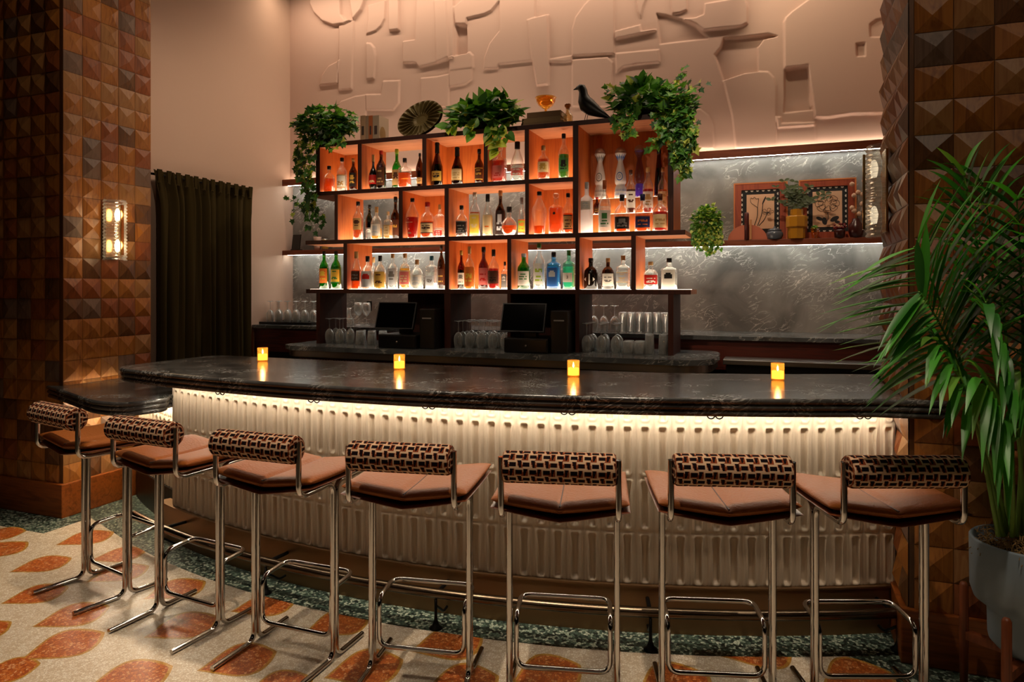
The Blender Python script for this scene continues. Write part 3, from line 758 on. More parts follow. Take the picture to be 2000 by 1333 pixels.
NICHES = [(1, 624, 699, 1), (1, 705.5, 825, 0), (1, 832, 945, 1), (1, 952, 1025, 0), (1, 1032.5, 1119, 1),
          (2, 659, 779, 0), (2, 785.6, 868.5, 1), (2, 875.7, 1026, 0), (2, 1032.4, 1119, 1), (2, 1129, 1304.5, 2),
          (3, 677, 869, 0), (3, 876.5, 991, 1), (3, 998, 1124, 0), (3, 1131.5, 1233, 0)]
for row, a, b, bk in NICHES:
    z0 = ZBT[row][1]; z1 = ZBT[row-1][0] if bk != 2 else ZBT[0][0]
    if bk: back(a, b, z0, z1)
    MB().box((ux(a)+.004, YU+.025, z0-.001), (ux(b)-.004, YUB-.03, z0+.0015)).build('light_panel', M_panel_hi if row == 1 else M_panel, un)
for a, b in ((602, 670), (1242, 1340)):
    MB().box((ux(a), YU+.025, ZBT[3][1]-.001), (ux(b), YUB-.03, ZBT[3][1]+.0015)).build('light_panel', M_panel, un)
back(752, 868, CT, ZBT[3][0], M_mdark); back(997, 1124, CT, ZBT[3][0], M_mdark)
# two-step riser inside the tall niche
RZ1, RZ2 = AY(1160, 420, 4.95).z, AY(1160, 390, 5.04).z
MB().box((ux(1129)+.02, 4.93, ZBT[2][1]+.002), (ux(1304.5)-.01, 5.02, RZ1), 0, .001).build('riser_step', M_niche, un)
MB().box((ux(1129)+.02, 5.022, ZBT[2][1]+.002), (ux(1304.5)-.01, 5.112, RZ2), 0, .001).build('riser_step', M_niche, un)
MB().box((ux(1129)+.03, 4.935, RZ1), (ux(1304.5)-.02, 5.018, RZ1+.0015)).build('light_panel', M_panel, un)
MB().box((ux(1129)+.03, 5.03, RZ2), (ux(1304.5)-.02, 5.108, RZ2+.0015)).build('light_panel', M_panel_hi, un)

# ---- bottles
GL = {'clear': hazy('clear_glass', (.93, .96, .96), .07), 'frost': liquid('frosted_glass', (.85, .88, .9), .25),
      'green': thin_glass('green_glass', (.10, .55, .12), .05, .5), 'brown': thin_glass('brown_glass', (.22, .09, .025), .05, .5),
      'black': plain('black_glass', '#0c0806', .12), 'dkgreen': thin_glass('olive_glass', (.10, .16, .03), .05, .5),
      'blue': thin_glass('blue_glass', (.25, .62, .85), .05, .5), 'teal': thin_glass('teal_glass', (.45, .85, .72), .05, .5),
      'purple': thin_glass('lilac_glass', (.62, .50, .78), .06, .5), 'white': plain('white_ceramic', '#d9d2cc', .3),
      'wine': thin_glass('dark_red_glass', (.30, .06, .03), .05, .5)}
LQ = {'orange': liquid('orange_spirit', '#e0701c'), 'amber': liquid('amber_spirit', '#c8661a'), 'red': liquid('red_spirit', '#b8260f'),
      'brown': liquid('brown_spirit', '#6a2a0c', .3), 'gold': liquid('gold_spirit', '#e2b24a', .55), 'clear': liquid('clear_spirit', '#dfe2e0', .8),
      'green': liquid('green_spirit', '#4f8f2a'), 'rose': liquid('rose_spirit', '#c8442a'), 'dark': liquid('dark_spirit', '#2a0f06', .2),
      'blue': liquid('blue_spirit', '#8cc4e4', .6), 'grass': liquid('bright_green_spirit', '#2f9a2f', .4), 'teal': liquid('teal_spirit', '#8fd8c0', .6), 'lilac': liquid('lilac_spirit', '#7a5cc0', .5)}
HEX = {'white': '#d8d2c6', 'cream': '#d5b98a', 'black': '#15110f', 'red': '#b32018', 'yellow': '#d9b640', 'tan': '#b08a55', 'brown': '#4a2817',
       'navy': '#1d2348', 'gold': '#b08a3a', 'pink': '#cf6a63', 'green': '#3f7a3a', 'orange': '#d8702a', 'silver': '#b9bcc0', 'wood': '#a87c4a',
       'teal': '#1f5f70', 'copper': '#a5562c', 'lime': '#9fb63a', 'cork': '#c39a62', 'floral': '#2a1a16', 'grey': '#6f6a66', 'blue': '#3060a8'}
def colm(k): return plain('paint_'+k, HEX[k], .5, spec=.3)
PROF = {  # body outline (radius share, height share), neck share, cap from
 'std': ([(.92, 0), (1, .015), (1, .56), (.93, .62), (.62, .70), (.38, .76), (.34, .80), (.34, .90)], .38, .90),
 'long': ([(.92, 0), (1, .015), (1, .50), (.93, .57), (.6, .66), (.36, .72), (.33, .80), (.33, .90)], .40, .88),
 'squat': ([(.92, 0), (1, .02), (1, .50), (.92, .60), (.62, .68), (.34, .72), (.30, .78), (.30, .88)], .34, .87),
 'sq': ([(.94, 0), (1, .015), (1, .60), (.94, .66), (.55, .70), (.32, .73), (.30, .88)], .34, .86),
 'tall': ([(.94, 0), (1, .012), (1, .62), (.94, .68), (.5, .72), (.34, .75), (.32, .88)], .36, .86),
 'champ': ([(.92, 0), (1, .02), (1, .36), (.93, .46), (.62, .60), (.40, .72), (.34, .82), (.36, .9)], .42, .76),
 'slope': ([(.92, 0), (1, .015), (1, .45), (.86, .55), (.52, .70), (.34, .80), (.33, .9)], .40, .82),
 'flare': ([(.66, 0), (.70, .02), (.80, .25), (.95, .46), (1, .54), (.88, .62), (.45, .78), (.26, .86), (.25, .92)], .30, .91),
 'round': ([(.5, 0), (.62, .02), (.9, .14), (1, .28), (.9, .45), (.62, .56), (.34, .63), (.26, .70), (.26, .84)], .32, .80),
 'dome': ([(.95, 0), (1, .02), (1, .40), (.95, .52), (.78, .62), (.48, .70), (.28, .74), (.26, .86)], .32, .83),
 'taper': ([(.95, 0), (1, .02), (.92, .3), (.62, .62), (.42, .85), (.40, .92)], .42, .90),
}
def interp(pf, z):
    for (r0, z0), (r1, z1) in zip(pf, pf[1:]):
        if z0 <= z <= z1: return r0+(r1-r0)*(z-z0)/max(1e-6, z1-z0)
    return pf[-1][0]
def patch(mb, rad, z0, z1, half, n=2., nu=10, nv=12, lines=None, mi=0, c=(0, 0), rot=0):
    for j in range(nv):
        for i in range(nu):
            vs = []
            for (p, q) in ((0, 0), (1, 0), (1, 1), (0, 1)):
                a = -math.pi/2+rot+half*(2*(i+p)/nu-1); z = z0+(z1-z0)*(j+q)/nv; ca, sa = math.cos(a), math.sin(a)
                qq = (abs(ca)**n+abs(sa)**n)**(-1/n); r = rad(z)
                vs.append((c[0]+r*qq*ca, c[1]+r*qq*sa, z))
            m = lines(i/(nu-1), j/(nv-1)) if lines else 0
            mb.add(vs, [(0, 1, 2, 3)], m, True)
    return mb
def bottle(u, vt, wpx, zb, Y, shape, glass, liq, lvl, cap, lab, lz, text, ink='black', name='liquor_bottle', word=None, rot=.18):
    p = AY(u, vt, Y); h = p.z-zb; d = dep(p); r = wpx*d/FPX/2; base = Vector((p.x, Y, zb+.002))
    pf, capr, capz = PROF[shape]; n = 4.5 if shape in ('sq', 'tall') else 2.
    rn = r/(1.0 if n == 2 else 1.02)
    t = thing(name, text, 'bottle', base, 0, 'bottles on the back bar shelves')
    MB().lathe([(0, .0)]+[(a*rn, z*h) for a, z in pf]+[(0, pf[-1][1]*h)], 22 if n == 2 else 28, 0, n=n).build('glass', GL[glass], t)
    if liq and lvl:
        k = .90; pts = [(interp(pf, z)*rn*k, z*h) for z in [.03+(lvl-.03)*i/9 for i in range(10)]]
        MB().lathe([(0, .03*h)]+pts+[(0, lvl*h)], 18, 0, n=n).build('liquid', LQ[liq], t)
    cm = colm(cap) if cap and cap != 'stopper' else None
    if cap == 'stopper':
        MB().lathe([(0, capz*h), (.20*r, capz*h), (.20*r, .88*h), (.46*r, .90*h), (.48*r, .97*h), (.3*r, h), (0, h)], 16).build('stopper', GL['clear'], t)
    elif cap:
        if shape == 'champ': cp = [(capr*r, capz*h), (capr*.9*r, .93*h), (capr*r, .94*h), (capr*r, .985*h), (capr*.7*r, h), (0, h)]
        else: cp = [(0, capz*h), (capr*r, capz*h), (capr*1.02*r, .985*h), (capr*.9*r, h), (0, h)]
        MB().lathe(cp, 16).build('cap', cm, t)
    if lab:
        z0, z1 = lz[0]*h, lz[1]*h; rnd = random.Random(int(u*7+vt))
        style = rnd.choice((0, 1, 2))
        rows = {rnd.randint(2, 9) for _ in range(4)}
        def lines(a, b):
            jj = round(b*11)
            if jj in (0, 11): return 1 if style == 1 else 0
            if style == 2 and abs(a-.5) < .24 and abs(b-.66) < .17: return 1
            return 1 if (jj in rows and .18 < a < .82 and (jj+round(a*9)*3) % 5) else 0
        lb = patch(MB(), lambda z: interp(pf, z/h)*rn*1.015+.0003, z0, z1, 1.05 if n == 2 else .80, n, 10, 12, lines, 0, rot=rot if n == 2 else 0).build('label', [colm(lab), colm(ink)], t)
        if word:
            tx, sz, zf, ink2 = word; rr = interp(pf, zf)*rn*1.03+.001
            lettering(tx, sz, colm(ink2), lb, (rr*math.sin(rot) if n == 2 else 0, -rr*math.cos(rot) if n == 2 else -rr, zf*h), (R(90), 0, rot if n == 2 else 0))
    return t
B1, B2, B3 = ZBT[1][1], ZBT[2][1], ZBT[3][1]
BOT = [
 (643, 325, 22, B1, 4.80, 'squat', 'clear', 'orange', .50, 'black', None, None, 'small round bottle of orange liquor, leftmost on the top row'),
 (668, 309, 20, B1, 4.86, 'std', 'clear', 'clear', .5, 'black', 'white', (.12, .5), 'clear bottle with tall white label between two orange ones in the top left niche', 'tan'),
 (690, 310, 16, B1, 4.88, 'std', 'brown', 'amber', .55, 'wood', 'black', (.15, .56), 'amber bottle with black label and wooden cap against the first divider of the top row', 'gold'),
 (729, 303, 18, B1, 4.84, 'round', 'black', None, 0, 'cork', 'red', (.16, .42), 'dark round bottle with red label, top row', 'cream'),
 (744.5, 295, 19, B1, 4.84, 'std', 'brown', 'dark', .55, 'red', 'brown', (.10, .56), 'dark bottle with brown label and red cap, top row', 'tan'),
 (775, 292, 18, B1, 4.88, 'long', 'green', 'grass', .3, 'lime', 'tan', (.10, .48), 'green bottle with tan label beside the orange decanter, top row', 'brown'),
 (790.5, 309.6, 23, B1, 4.84, 'sq', 'clear', 'orange', .50, 'black', None, None, 'clear shouldered decanter of orange liquor, top row'),
 (820, 300, 16, B1, 4.86, 'flare', 'brown', 'brown', .4, 'black', 'tan', (.1, .3), 'dark whisky bottle with thin neck touching the second divider of the top row', 'brown'),
 (854, 279, 22, B1, 4.85, 'champ', 'brown', 'dark', .5, 'black', 'gold', (.12, .34), 'dark champagne shaped bottle with gold label, top row', 'black'),
 (893, 288, 23, B1, 4.85, 'champ', 'brown', 'brown', .5, 'black', 'cream', (.12, .42), 'brown long necked bottle with cream label, top row', 'tan'),
 (936, 292, 18, B1, 4.86, 'long', 'brown', 'amber', .5, 'black', 'brown', (.12, .46), 'amber bottle with dark label next to the third divider of the top row', 'gold'),
 (975.5, 287, 26, B1, 4.85, 'sq', 'clear', 'rose', .60, 'stopper', 'pink', (.12, .46), 'square decanter of pink red liquor, top row', 'red'),
 (1010.5, 277.7, 26, B1, 4.85, 'slope', 'clear', 'clear', .4, 'black', 'pink', (.14, .34), 'clear bell shaped bottle with black cap and pink label, top row', 'white'),
 (1061.5, 285, 24, B1, 4.85, 'squat', 'clear', 'amber', .6, 'wood', 'cream', (.22, .52), 'amber bottle with wide cream label and wooden stopper, top row', 'gold'),
 (1101, 262, 21, B1, 4.85, 'std', 'clear', 'green', .54, 'black', 'green', (.16, .46), 'tall bottle with black cap and green label, rightmost of the top row', 'black'),
 (699.5, 394.6, 20, B2, 4.85, 'std', 'clear', 'amber', .56, 'black', 'tan', (.26, .56), 'amber whiskey with tan and brown label, leftmost of the middle row', 'brown'),
 (722, 400.6, 15, B2, 4.93, 'std', 'dkgreen', 'dark', .5, 'black', 'grey', (.1, .35), 'dark green bottle half hidden behind the cork topped clear bottle', 'white'),
 (735.5, 405, 22, B2, 4.83, 'dome', 'clear', 'gold', .34, 'cork', 'white', (.10, .46), 'clear bottle with white label and cork, middle row', 'silver'),
 (758, 414, 15, B2, 4.83, 'sq', 'clear', 'gold', .5, 'cream', 'cream', (.08, .5), 'small clear square bottle with cream label and cap, middle row', 'tan'),
 (772.5, 385, 18, B2, 4.93, 'long', 'brown', 'amber', .5, 'black', 'brown', (.1, .46), 'tall amber bottle against the divider behind the small square bottle', 'gold'),
 (805.5, 388, 27, B2, 4.81, 'flare', 'clear', 'red', .52, 'black', None, None, 'flared bottle of red amber bourbon beside the wax topped bottle', 'white'),
 (835, 395.5, 28, B2, 4.84, 'squat', 'clear', 'amber', .46, 'red', 'cream', (.12, .42), 'round bottle with dripping red wax top and cream label', 'brown'),
 (859, 400, 18, B2, 4.88, 'sq', 'clear', 'clear', .3, 'cork', 'red', (.04, .24), 'clear square bottle with red label at its foot, middle row', 'white'),
 (901.5, 402, 23, B2, 4.85, 'squat', 'clear', 'brown', .5, 'black', 'black', (.10, .50), 'squat bottle with big black label, middle row', 'grey'),
 (927.5, 376.5, 21, B2, 4.86, 'std', 'clear', 'amber', .55, 'white', 'yellow', (.04, .52), 'whisky with tall yellow label and long white cap', 'cream'),
 (952.5, 380, 20, B2, 4.85, 'slope', 'clear', 'gold', .5, 'black', 'cream', (.06, .5), 'clear sloping bottle with cream orange label and black cap', 'orange'),
 (977.5, 373, 20, B2, 4.89, 'long', 'brown', 'dark', .5, 'wood', 'floral', (.04, .56), 'dark bottle with white flower pattern and wooden cap', 'silver'),
 (994.5, 404.6, 31, B2, 4.82, 'round', 'clear', 'orange', .34, 'black', None, None, 'round flask of orange liquor in front of the flower patterned bottle'),
 (1019, 386.4, 15, B2, 4.90, 'slope', 'clear', 'clear', .4, 'grey', 'lime', (.08, .42), 'clear bottle with green label cut by the divider beside the round flask', 'orange'),
 (1053.5, 375, 30, B2, 4.815, 'flare', 'clear', 'orange', .20, 'black', None, None, 'nearly empty teardrop bottle with a little orange liquor'),
 (1086, 378, 26, B2, 4.85, 'sq', 'clear', 'orange', .64, 'stopper', None, None, 'square decanter of orange whiskey with glass stopper and round emblem'),
 (1109.5, 378, 20, B2, 4.83, 'std', 'clear', 'orange', .5, 'black', 'tan', (.10, .46), 'whiskey with round tan label next to the tall niche', 'brown'),
 (1146, 356.5, 22.5, B2, 4.82, 'tall', 'frost', None, 0, 'silver', 'white', (.45, .62), 'frosted white vodka bottle, leftmost in the tall niche', 'silver'),
 (1181, 353, 25, B2, 4.83, 'dome', 'clear', 'clear', .5, 'copper', 'white', (.1, .42), 'clear bottle with painted fruit in the tall niche', 'green'),
 (1215, 381, 31, B2, 4.83, 'dome', 'clear', 'orange', .40, 'black', 'black', (.08, .40), 'squat round whiskey with black label in the tall niche', 'grey'),
 (1255, 380, 31, B2, 4.83, 'dome', 'clear', 'orange', .44, 'navy', 'navy', (.08, .42), 'squat round whiskey with navy label in the tall niche', 'copper'),
 (1289, 379.5, 30, B2, 4.83, 'dome', 'clear', 'red', .52, 'brown', 'cream', (.08, .44), 'squat round whiskey with cream label in the tall niche', 'tan'),
 (1166, 386, 14, RZ1, 4.97, 'long', 'wine', 'red', .5, 'red', 'brown', (.1, .4), 'small dark red bottle behind the painted fruit bottle', 'gold'),
 (1232, 333, 19, RZ1, 4.97, 'std', 'clear', 'brown', .55, 'brown', 'white', (.12, .5), 'brown whisky with white label on the step of the tall niche', 'brown'),
 (1265.5, 328, 21, RZ1, 4.97, 'std', 'clear', 'red', .52, 'cork', 'white', (.10, .46), 'red whisky with ivory label and cork on the step of the tall niche', 'tan'),
 (1294.5, 328, 19, RZ1, 4.98, 'std', 'clear', 'amber', .5, 'cork', 'cream', (.10, .46), 'amber whisky with cream label in the right corner of the tall niche step', 'tan'),
 (1287, 292, 19, RZ2, 5.06, 'taper', 'wine', 'dark', .6, 'black', None, None, 'tall dark tapering bottle beside the lilac decanter'),
 (633, 491.6, 18, B3, 4.86, 'std', 'green', 'grass', .60, 'black', 'orange', (.16, .54), 'green bottle with orange label, leftmost of the bottom row', 'yellow'),
 (656.5, 491, 20, B3, 4.84, 'std', 'green', 'grass', .60, 'black', 'yellow', (.16, .54), 'green bottle with yellow label beside the bottom left divider', 'green'),
 (696, 492, 20, B3, 4.805, 'slope', 'clear', 'orange', .5, 'cork', 'brown', (.22, .48), 'amber bottle with square dark label, bottom row', 'grey'),
 (729.5, 503, 18, B3, 4.95, 'dome', 'clear', 'clear', .4, 'cork', None, None, 'plain clear bottle half hidden behind the red banded one'),
 (718, 501, 25, B3, 4.83, 'dome', 'clear', 'clear', .42, 'black', 'silver', (.06, .54), 'clear bottle with a red band label, bottom row', 'red'),
 (742.5, 500, 24, B3, 4.84, 'dome', 'clear', 'gold', .5, 'black', 'gold', (.06, .52), 'gold bottle with a patterned label, bottom row', 'brown'),
 (767, 496, 20, B3, 4.85, 'squat', 'clear', 'clear', .4, 'wood', 'silver', (.1, .58), 'clear bottle with silver grey label, bottom row', 'grey'),
 (791, 495.5, 22, B3, 4.85, 'squat', 'clear', 'gold', .58, 'wood', 'pink', (.1, .52), 'clear bottle with orange pink label, bottom row', 'cream'),
 (814.5, 508, 24, B3, 4.84, 'dome', 'clear', 'clear', .4, 'wood', 'white', (.08, .48), 'squat clear bottle with white label, bottom row', 'silver'),
 (843, 500.6, 21, B3, 4.86, 'tall', 'clear', 'clear', .5, 'teal', 'silver', (.1, .4), 'clear square bottle with teal cap, bottom row', 'grey'),
 (862, 480, 15, B3, 4.95, 'std', 'brown', 'amber', .5, 'black', 'brown', (.1, .46), 'amber whiskey with dark label beside the teal capped bottle', 'gold'),
 (901, 490, 15, B3, 4.88, 'long', 'wine', 'dark', .5, 'gold', 'white', (.12, .42), 'dark wine bottle with white label and gold cap, bottom row', 'grey'),
 (917, 482, 21, B3, 4.83, 'dome', 'clear', 'gold', .50, 'cork', 'orange', (.06, .52), 'bottle with bright orange and yellow art, bottom row', 'yellow'),
 (944.5, 483, 20, B3, 4.86, 'long', 'wine', 'red', .5, 'black', 'pink', (.1, .50), 'dark red bottle with pink label, bottom row', 'red'),
 (964, 488, 23, B3, 4.84, 'dome', 'clear', 'red', .52, 'black', 'brown', (.14, .46), 'rounded bottle of red amber rum with dark label, bottom row', 'black'),
 (986, 512, 13, B3, 4.88, 'sq', 'clear', 'clear', .5, 'black', 'grey', (.06, .55), 'small clear bottle with grey label touching the middle divider', 'white'),
 (1023, 496, 25, B3, 4.85, 'std', 'green', 'grass', .6, 'silver', 'white', (.10, .50), 'bright green round shouldered bottle with white label', 'green'),
 (1053, 476, 23, B3, 4.86, 'std', 'clear', 'clear', .55, 'green', 'white', (.10, .56), 'tall clear bottle with white and green label and green cap', 'lime'),
 (1081.5, 493, 25, B3, 4.85, 'tall', 'blue', 'blue', .60, 'black', 'blue', (.08, .58), 'pale blue square bottle, bottom row', 'silver'),
 (1111, 489.5, 22, B3, 4.85, 'sq', 'teal', 'teal', .58, 'green', 'white', (.18, .42), 'pale green square bottle whose white label reads 3', 'white'),
 (1154, 505, 27, B3, 4.86, 'squat', 'black', None, 0, 'black', None, None, 'black apothecary bottle with white diamond label'),
 (1187.5, 505, 24, B3, 4.86, 'squat', 'brown', 'dark', .5, 'wood', 'white', (.10, .50), 'dark brown bottle with white label beside the black apothecary bottle', 'grey'),
 (1217, 500, 25.6, B3, 4.86, 'sq', 'clear', 'clear', .55, 'wood', 'silver', (.2, .50), 'clear square shouldered bottle with pale label and wooden stopper', 'cream'),
 (1271, 512, 28, B3, 4.86, 'squat', 'clear', 'clear', .5, 'cork', 'red', (.18, .52), 'clear bottle with broad red label and cork', 'white'),
 (1307, 505, 29.5, B3, 4.86, 'sq', 'clear', 'clear', .5, 'black', 'white', (.06, .62), 'clear bottle with black splatter design, rightmost of the bottom row', 'black'),
]
made = {}
for b in BOT:
    kw = {}
    if b[0] == 1111: kw['word'] = ('3', .030, .30, 'black')
    if b[0] == 835: kw['word'] = ("Maker's\nMARK", .013, .26, 'black')
    made[b[0]] = bottle(*b, **kw)
# emblem, diamond and raised lettering on three of them
t = made[1154]; h = AY(1154, 505, 4.86).z-B3; r = 27*dep(AY(1154, 505, 4.86))/FPX/2
MB().add([(0, -r*1.02, .14*h), (r*.80, -r*.75, .32*h), (0, -r*1.02, .50*h), (-r*.80, -r*.75, .32*h)], [(0, 1, 2), (0, 2, 3)]).build('label', colm('white'), t)
t = made[1086]; h = AY(1086, 378, 4.85).z-B2; r = 26*dep(AY(1086, 378, 4.85))/FPX/2
MB().add([(.010*math.cos(k*math.pi/8), -r*1.0-.001, .5*h+.010*math.sin(k*math.pi/8)) for k in range(16)], [tuple(range(16))]).build('emblem', colm('black'), t)
t = made[805.5]; r = 27*dep(AY(805, 388, 4.81))/FPX/2
lettering("ANGEL'S ENVY", .0095, colm('cream'), t, (0, -r*.98, .12), (R(90), 0, 0))
MB().add([(-.022, -r*.9, .034), (-.004, -r*.92, .046), (0, -r*.92, .040), (.004, -r*.92, .046), (.022, -r*.9, .034), (0, -r*.92, .030)], [(0, 1, 2, 5), (2, 3, 4, 5)]).build('wings_emblem', colm('cream'), t)
# figure shaped tequila decanters
def decanter(u, vt, wpx, glass, deco, text, zb=RZ2, Y=5.06):
    p = AY(u, vt, Y); h = p.z-zb; r = wpx*dep(p)/FPX/2
    t = thing('tequila_decanter', text, 'bottle', (p.x, Y, zb+.002), 0, 'bottles on the back bar shelves')
    pf = [(.90, 0), (1, .03), (.97, .12), (.84, .22), (.70, .26), (.86, .29), (.92, .34), (.86, .46), (.66, .58), (.42, .70), (.40, .74), (.52, .79), (.90, .865), (.93, .885)]
    MB().lathe([(0, 0)]+[(a*r, z*h) for a, z in pf]+[(0, .885*h)], 24).build('body', GL[glass], t)
    MB().lathe([(0, .886*h), (.90*r, .886*h), (.86*r, .93*h), (.62*r, .975*h), (.26*r, .998*h), (0, h)], 20).build('stopper', plain('pewter_stopper', '#a98a78', .35, .4), t)
    d = MB(); R0 = lambda z: interp(pf, z/h)*r*1.012
    if deco:
        for k in range(12):       # petals at the collar, medallion, scrolls at the foot
            a = k*math.pi/6; c = lambda z, o: (R0(z)*math.cos(a+o), R0(z)*math.sin(a+o), z)
            d.add([c(.73*h, 0), c(.80*h, .2), c(.86*h, 0.02), c(.80*h, -.2)], [(0, 1, 2, 3)])
        for k in range(18):
            a0, a1 = k*math.pi/9, (k+1)*math.pi/9
            q = lambda a, s: (R0(.42*h+.075*h*s*math.sin(a))*math.sin(.62*s*math.cos(a)), -R0(.42*h+.075*h*s*math.sin(a))*math.cos(.62*s*math.cos(a)), .42*h+.085*h*s*math.sin(a))
            d.add([q(a0, 1), q(a1, 1), q(a1, .8), q(a0, .8)], [(0, 1, 2, 3)])
            if k % 2 == 0: d.add([q(a0, .45), q(a1, .45), q(a1, .2), q(a0, .2)], [(0, 1, 2, 3)])
        for k in range(22):
            a = -2.6+k*.12; z = (.05 if k % 2 else .13)*h
            d.add([(R0(z)*math.cos(a), R0(z)*math.sin(a), z), (R0(z)*math.cos(a+.14), R0(z)*math.sin(a+.14), z+.01*h), (R0(z+.06*h)*math.cos(a+.1), R0(z+.06*h)*math.sin(a+.1), z+.06*h)], [(0, 1, 2)])
        d.build('painted_pattern', colm(deco), t)
    else:
        MB().lathe([(.80*r, .02*h), (.86*r, .2*h), (.62*r, .26*h)], 18).build('liquid', LQ['lilac'], t)
decanter(1172, 290, 23, 'white', 'grey', 'white figure shaped decanter with grey pattern on the top step')
decanter(1212, 288.6, 24, 'white', 'blue', 'white figure shaped decanter with blue painted pattern on the top step')
decanter(1249, 284, 22, 'purple', None, 'lilac glass figure shaped decanter on the top step')

# ================================================================== GLASSWARE AND TILLS ON THE BACK COUNTERS
M_stem = hazy('stemware_glass', (.95, .96, .95), .20)
def wine_glass(name, label, loc, up=False, h=.205, rb=.036, group=None):
    t = thing(name, label, 'glass', loc, 0, group)
    bowl = [(.004, .085), (.018, .092), (rb*.9, .115), (rb, .14), (rb*.93, .175), (rb*.82, .205)]
    if h != .205: bowl = [(a, z*h/.205) for a, z in bowl]
    k = h/.205
    P = lambda pr: [(a, z if up else h-z) for a, z in pr]
    MB().lathe(P(bowl+[(bowl[-1][0]-.0012, bowl[-1][1])]+[(max(.001, a-.0014), z+.001) for a, z in bowl[-2::-1]]), 18).build('bowl', M_stem, t)
    MB().lathe(P([(.0036, .086*k), (.0032, .04*k), (.004, .008)]), 10).build('stem', M_stem, t)
    MB().lathe(P([(.004, .008), (.02, .003), (.033, .0015), (.033, 0), (0, 0)]), 18).build('foot', M_stem, t)
    return t
def tumbler(name, label, loc, r, h, group, flute=16, up=False):
    t = thing(name, label, 'glass', loc, 0, group); mb = MB(); vs = []
    prof = [(0, h), (r*.80, h), (r*.85, h*.985), (r, 0.002), (r*.95, .002), (r*.80, h*.94), (0, h*.93)]
    if up: prof = [(a, h-z+.001) for a, z in prof]
    mb.lathe(prof, 20).build('wall', M_stem, t); return t
def place(proto, u, v, z, Y, label=None):
    pass
def rowpts(u0, u1, n, Y, jit=.006, seed=0):
    rnd = random.Random(seed); a, b = (ux(-u0)+.041 if u0 < 0 else AY(u0, 600, Y).x), (ux(-u1)-.041 if u1 < 0 else AY(u1, 600, Y).x)
    return [(a+(b-a)*i/max(1, n-1)+rnd.uniform(-jit, jit), Y+rnd.uniform(-jit, jit)) for i in range(n)]
def cluster(make, rows, z, label, group):
    first = None
    for (u0, u1, n, Y) in rows:
        for x, y in rowpts(u0, u1, n, Y, .002, int(abs(u0)+Y*100)):
            if first is None: first = make(label, (x, y, z), group)
            else: copy_tree(first, (x, y, z))
W = lambda l, p, g: wine_glass('wine_glass', l, p, False, .205, .036, g)
cluster(W, [(-625, 684, 3, 4.82), (-625, 685, 3, 4.91)], CT+.001, 'upside-down wine glass on the back counter left of the left till', 'wine glasses left of the left till')
cluster(W, [(-880, -991, 5, 4.80), (-880, -991, 5, 4.885), (-880, -991, 5, 4.97), (-880, -991, 5, 5.055)], CT+.001, 'upside-down wine glass on the back counter between the two tills', 'wine glasses between the tills')
cluster(W, [(-1131, 1203, 3, 4.81), (-1131, 1208, 3, 4.90), (-1131, 1206, 3, 4.99)], CT+.001, 'upside-down wine glass on the back counter right of the right till', 'wine glasses right of the right till')
cluster(lambda l, p, g: tumbler('tumbler', l, p, .036, .105, g), [(703, 748, 3, 4.80), (703, 748, 3, 4.88), (707, 748, 3, 4.96)], CT+.001, 'upside-down fluted tumbler in front of the left till base', 'tumblers left of the left till')
cluster(lambda l, p, g: tumbler('rocks_glass', l, p, .042, .085, g), [(1227, 1249, 2, 4.80), (1229, 1251, 2, 4.89)], CT+.001, 'short upside-down rocks glass right of the wine glasses under the tall niche', 'rocks glasses at the right post')
cluster(lambda l, p, g: tumbler('highball_glass', l, p, .034, .135, g), [(1268, -1305, 2, 4.80), (1268, -1305, 2, 4.88)], CT+.001, 'tall upside-down highball glass beside the right post of the shelf unit', 'highball glasses at the right post')
cluster(lambda l, p, g: tumbler('highball_glass', l, p, .036, .15, g), [(1216, 1300, 6, 5.46), (1218, 1298, 6, 5.545), (1218, 1298, 6, 5.63)], 1.152, 'tall highball glass on the wall counter seen below the tall niche', 'highball glasses on the wall counter')
cluster(W, [(1160, 1200, 3, 5.44), (1160, 1200, 3, 5.53)], 1.152, 'upside-down wine glass on the wall counter seen behind the right till', 'wine glasses on the wall counter')
cluster(lambda l, p, g: wine_glass('wine_glass', l, p, True, .21, .040, g), [(700, 716, 2, 5.50)], 1.152, 'upright wine glass on the wall counter beside the black wall plate', 'upright wine glasses on the wall counter')
t = thing('water_carafe', 'small glass carafe on the wall counter left of the upright wine glasses', 'carafe', (AY(681, 600, 5.5).x, 5.5, 1.152))
MB().lathe([(0, .001), (.045, .001), (.05, .01), (.046, .05), (.022, .09), (.018, .13), (.028, .16), (.027, .16), (.017, .13), (.02, .09), (.044, .05), (0, .006)], 18).build('body', M_stem, t)
xs0, xs1 = AY(522, 630, 5.45).x, AY(616, 630, 5.45).x
tr = thing('glass_tray', 'black serving tray under the wine glasses on the far left counter', 'tray', ((xs0+xs1)/2, 5.52, 1.152))
hw = (xs1-xs0)/2+.03
MB().box((-hw, -.17, 0), (hw, .17, .012), 0, .004).build('base', M_black, tr)
tb = MB()
for a, b in (((-hw, -.17, .012), (hw, -.162, .022)), ((-hw, .162, .012), (hw, .17, .022)), ((-hw, -.162, .012), (-hw+.008, .162, .022)), ((hw-.008, -.162, .012), (hw, .162, .022))): tb.box(a, b)
tb.build('rim', M_black, tr)
cluster(W, [(528, 612, 6, 5.43), (526, 614, 6, 5.53), (530, 612, 6, 5.62)], 1.166, 'upside-down wine glass on the black tray at the far left counter', 'wine glasses on the left tray')
# black wall plate
pp = AY(721, 598, YW-.008); mb = MB().box((pp.x-.028, YW-.010, pp.z-.048), (pp.x+.028, YW-.002, pp.z+.048), 0, .003)
tag(mb.build('wall_outlet', M_black), 'black outlet plate on the marble wall above the wall counter', 'outlet')

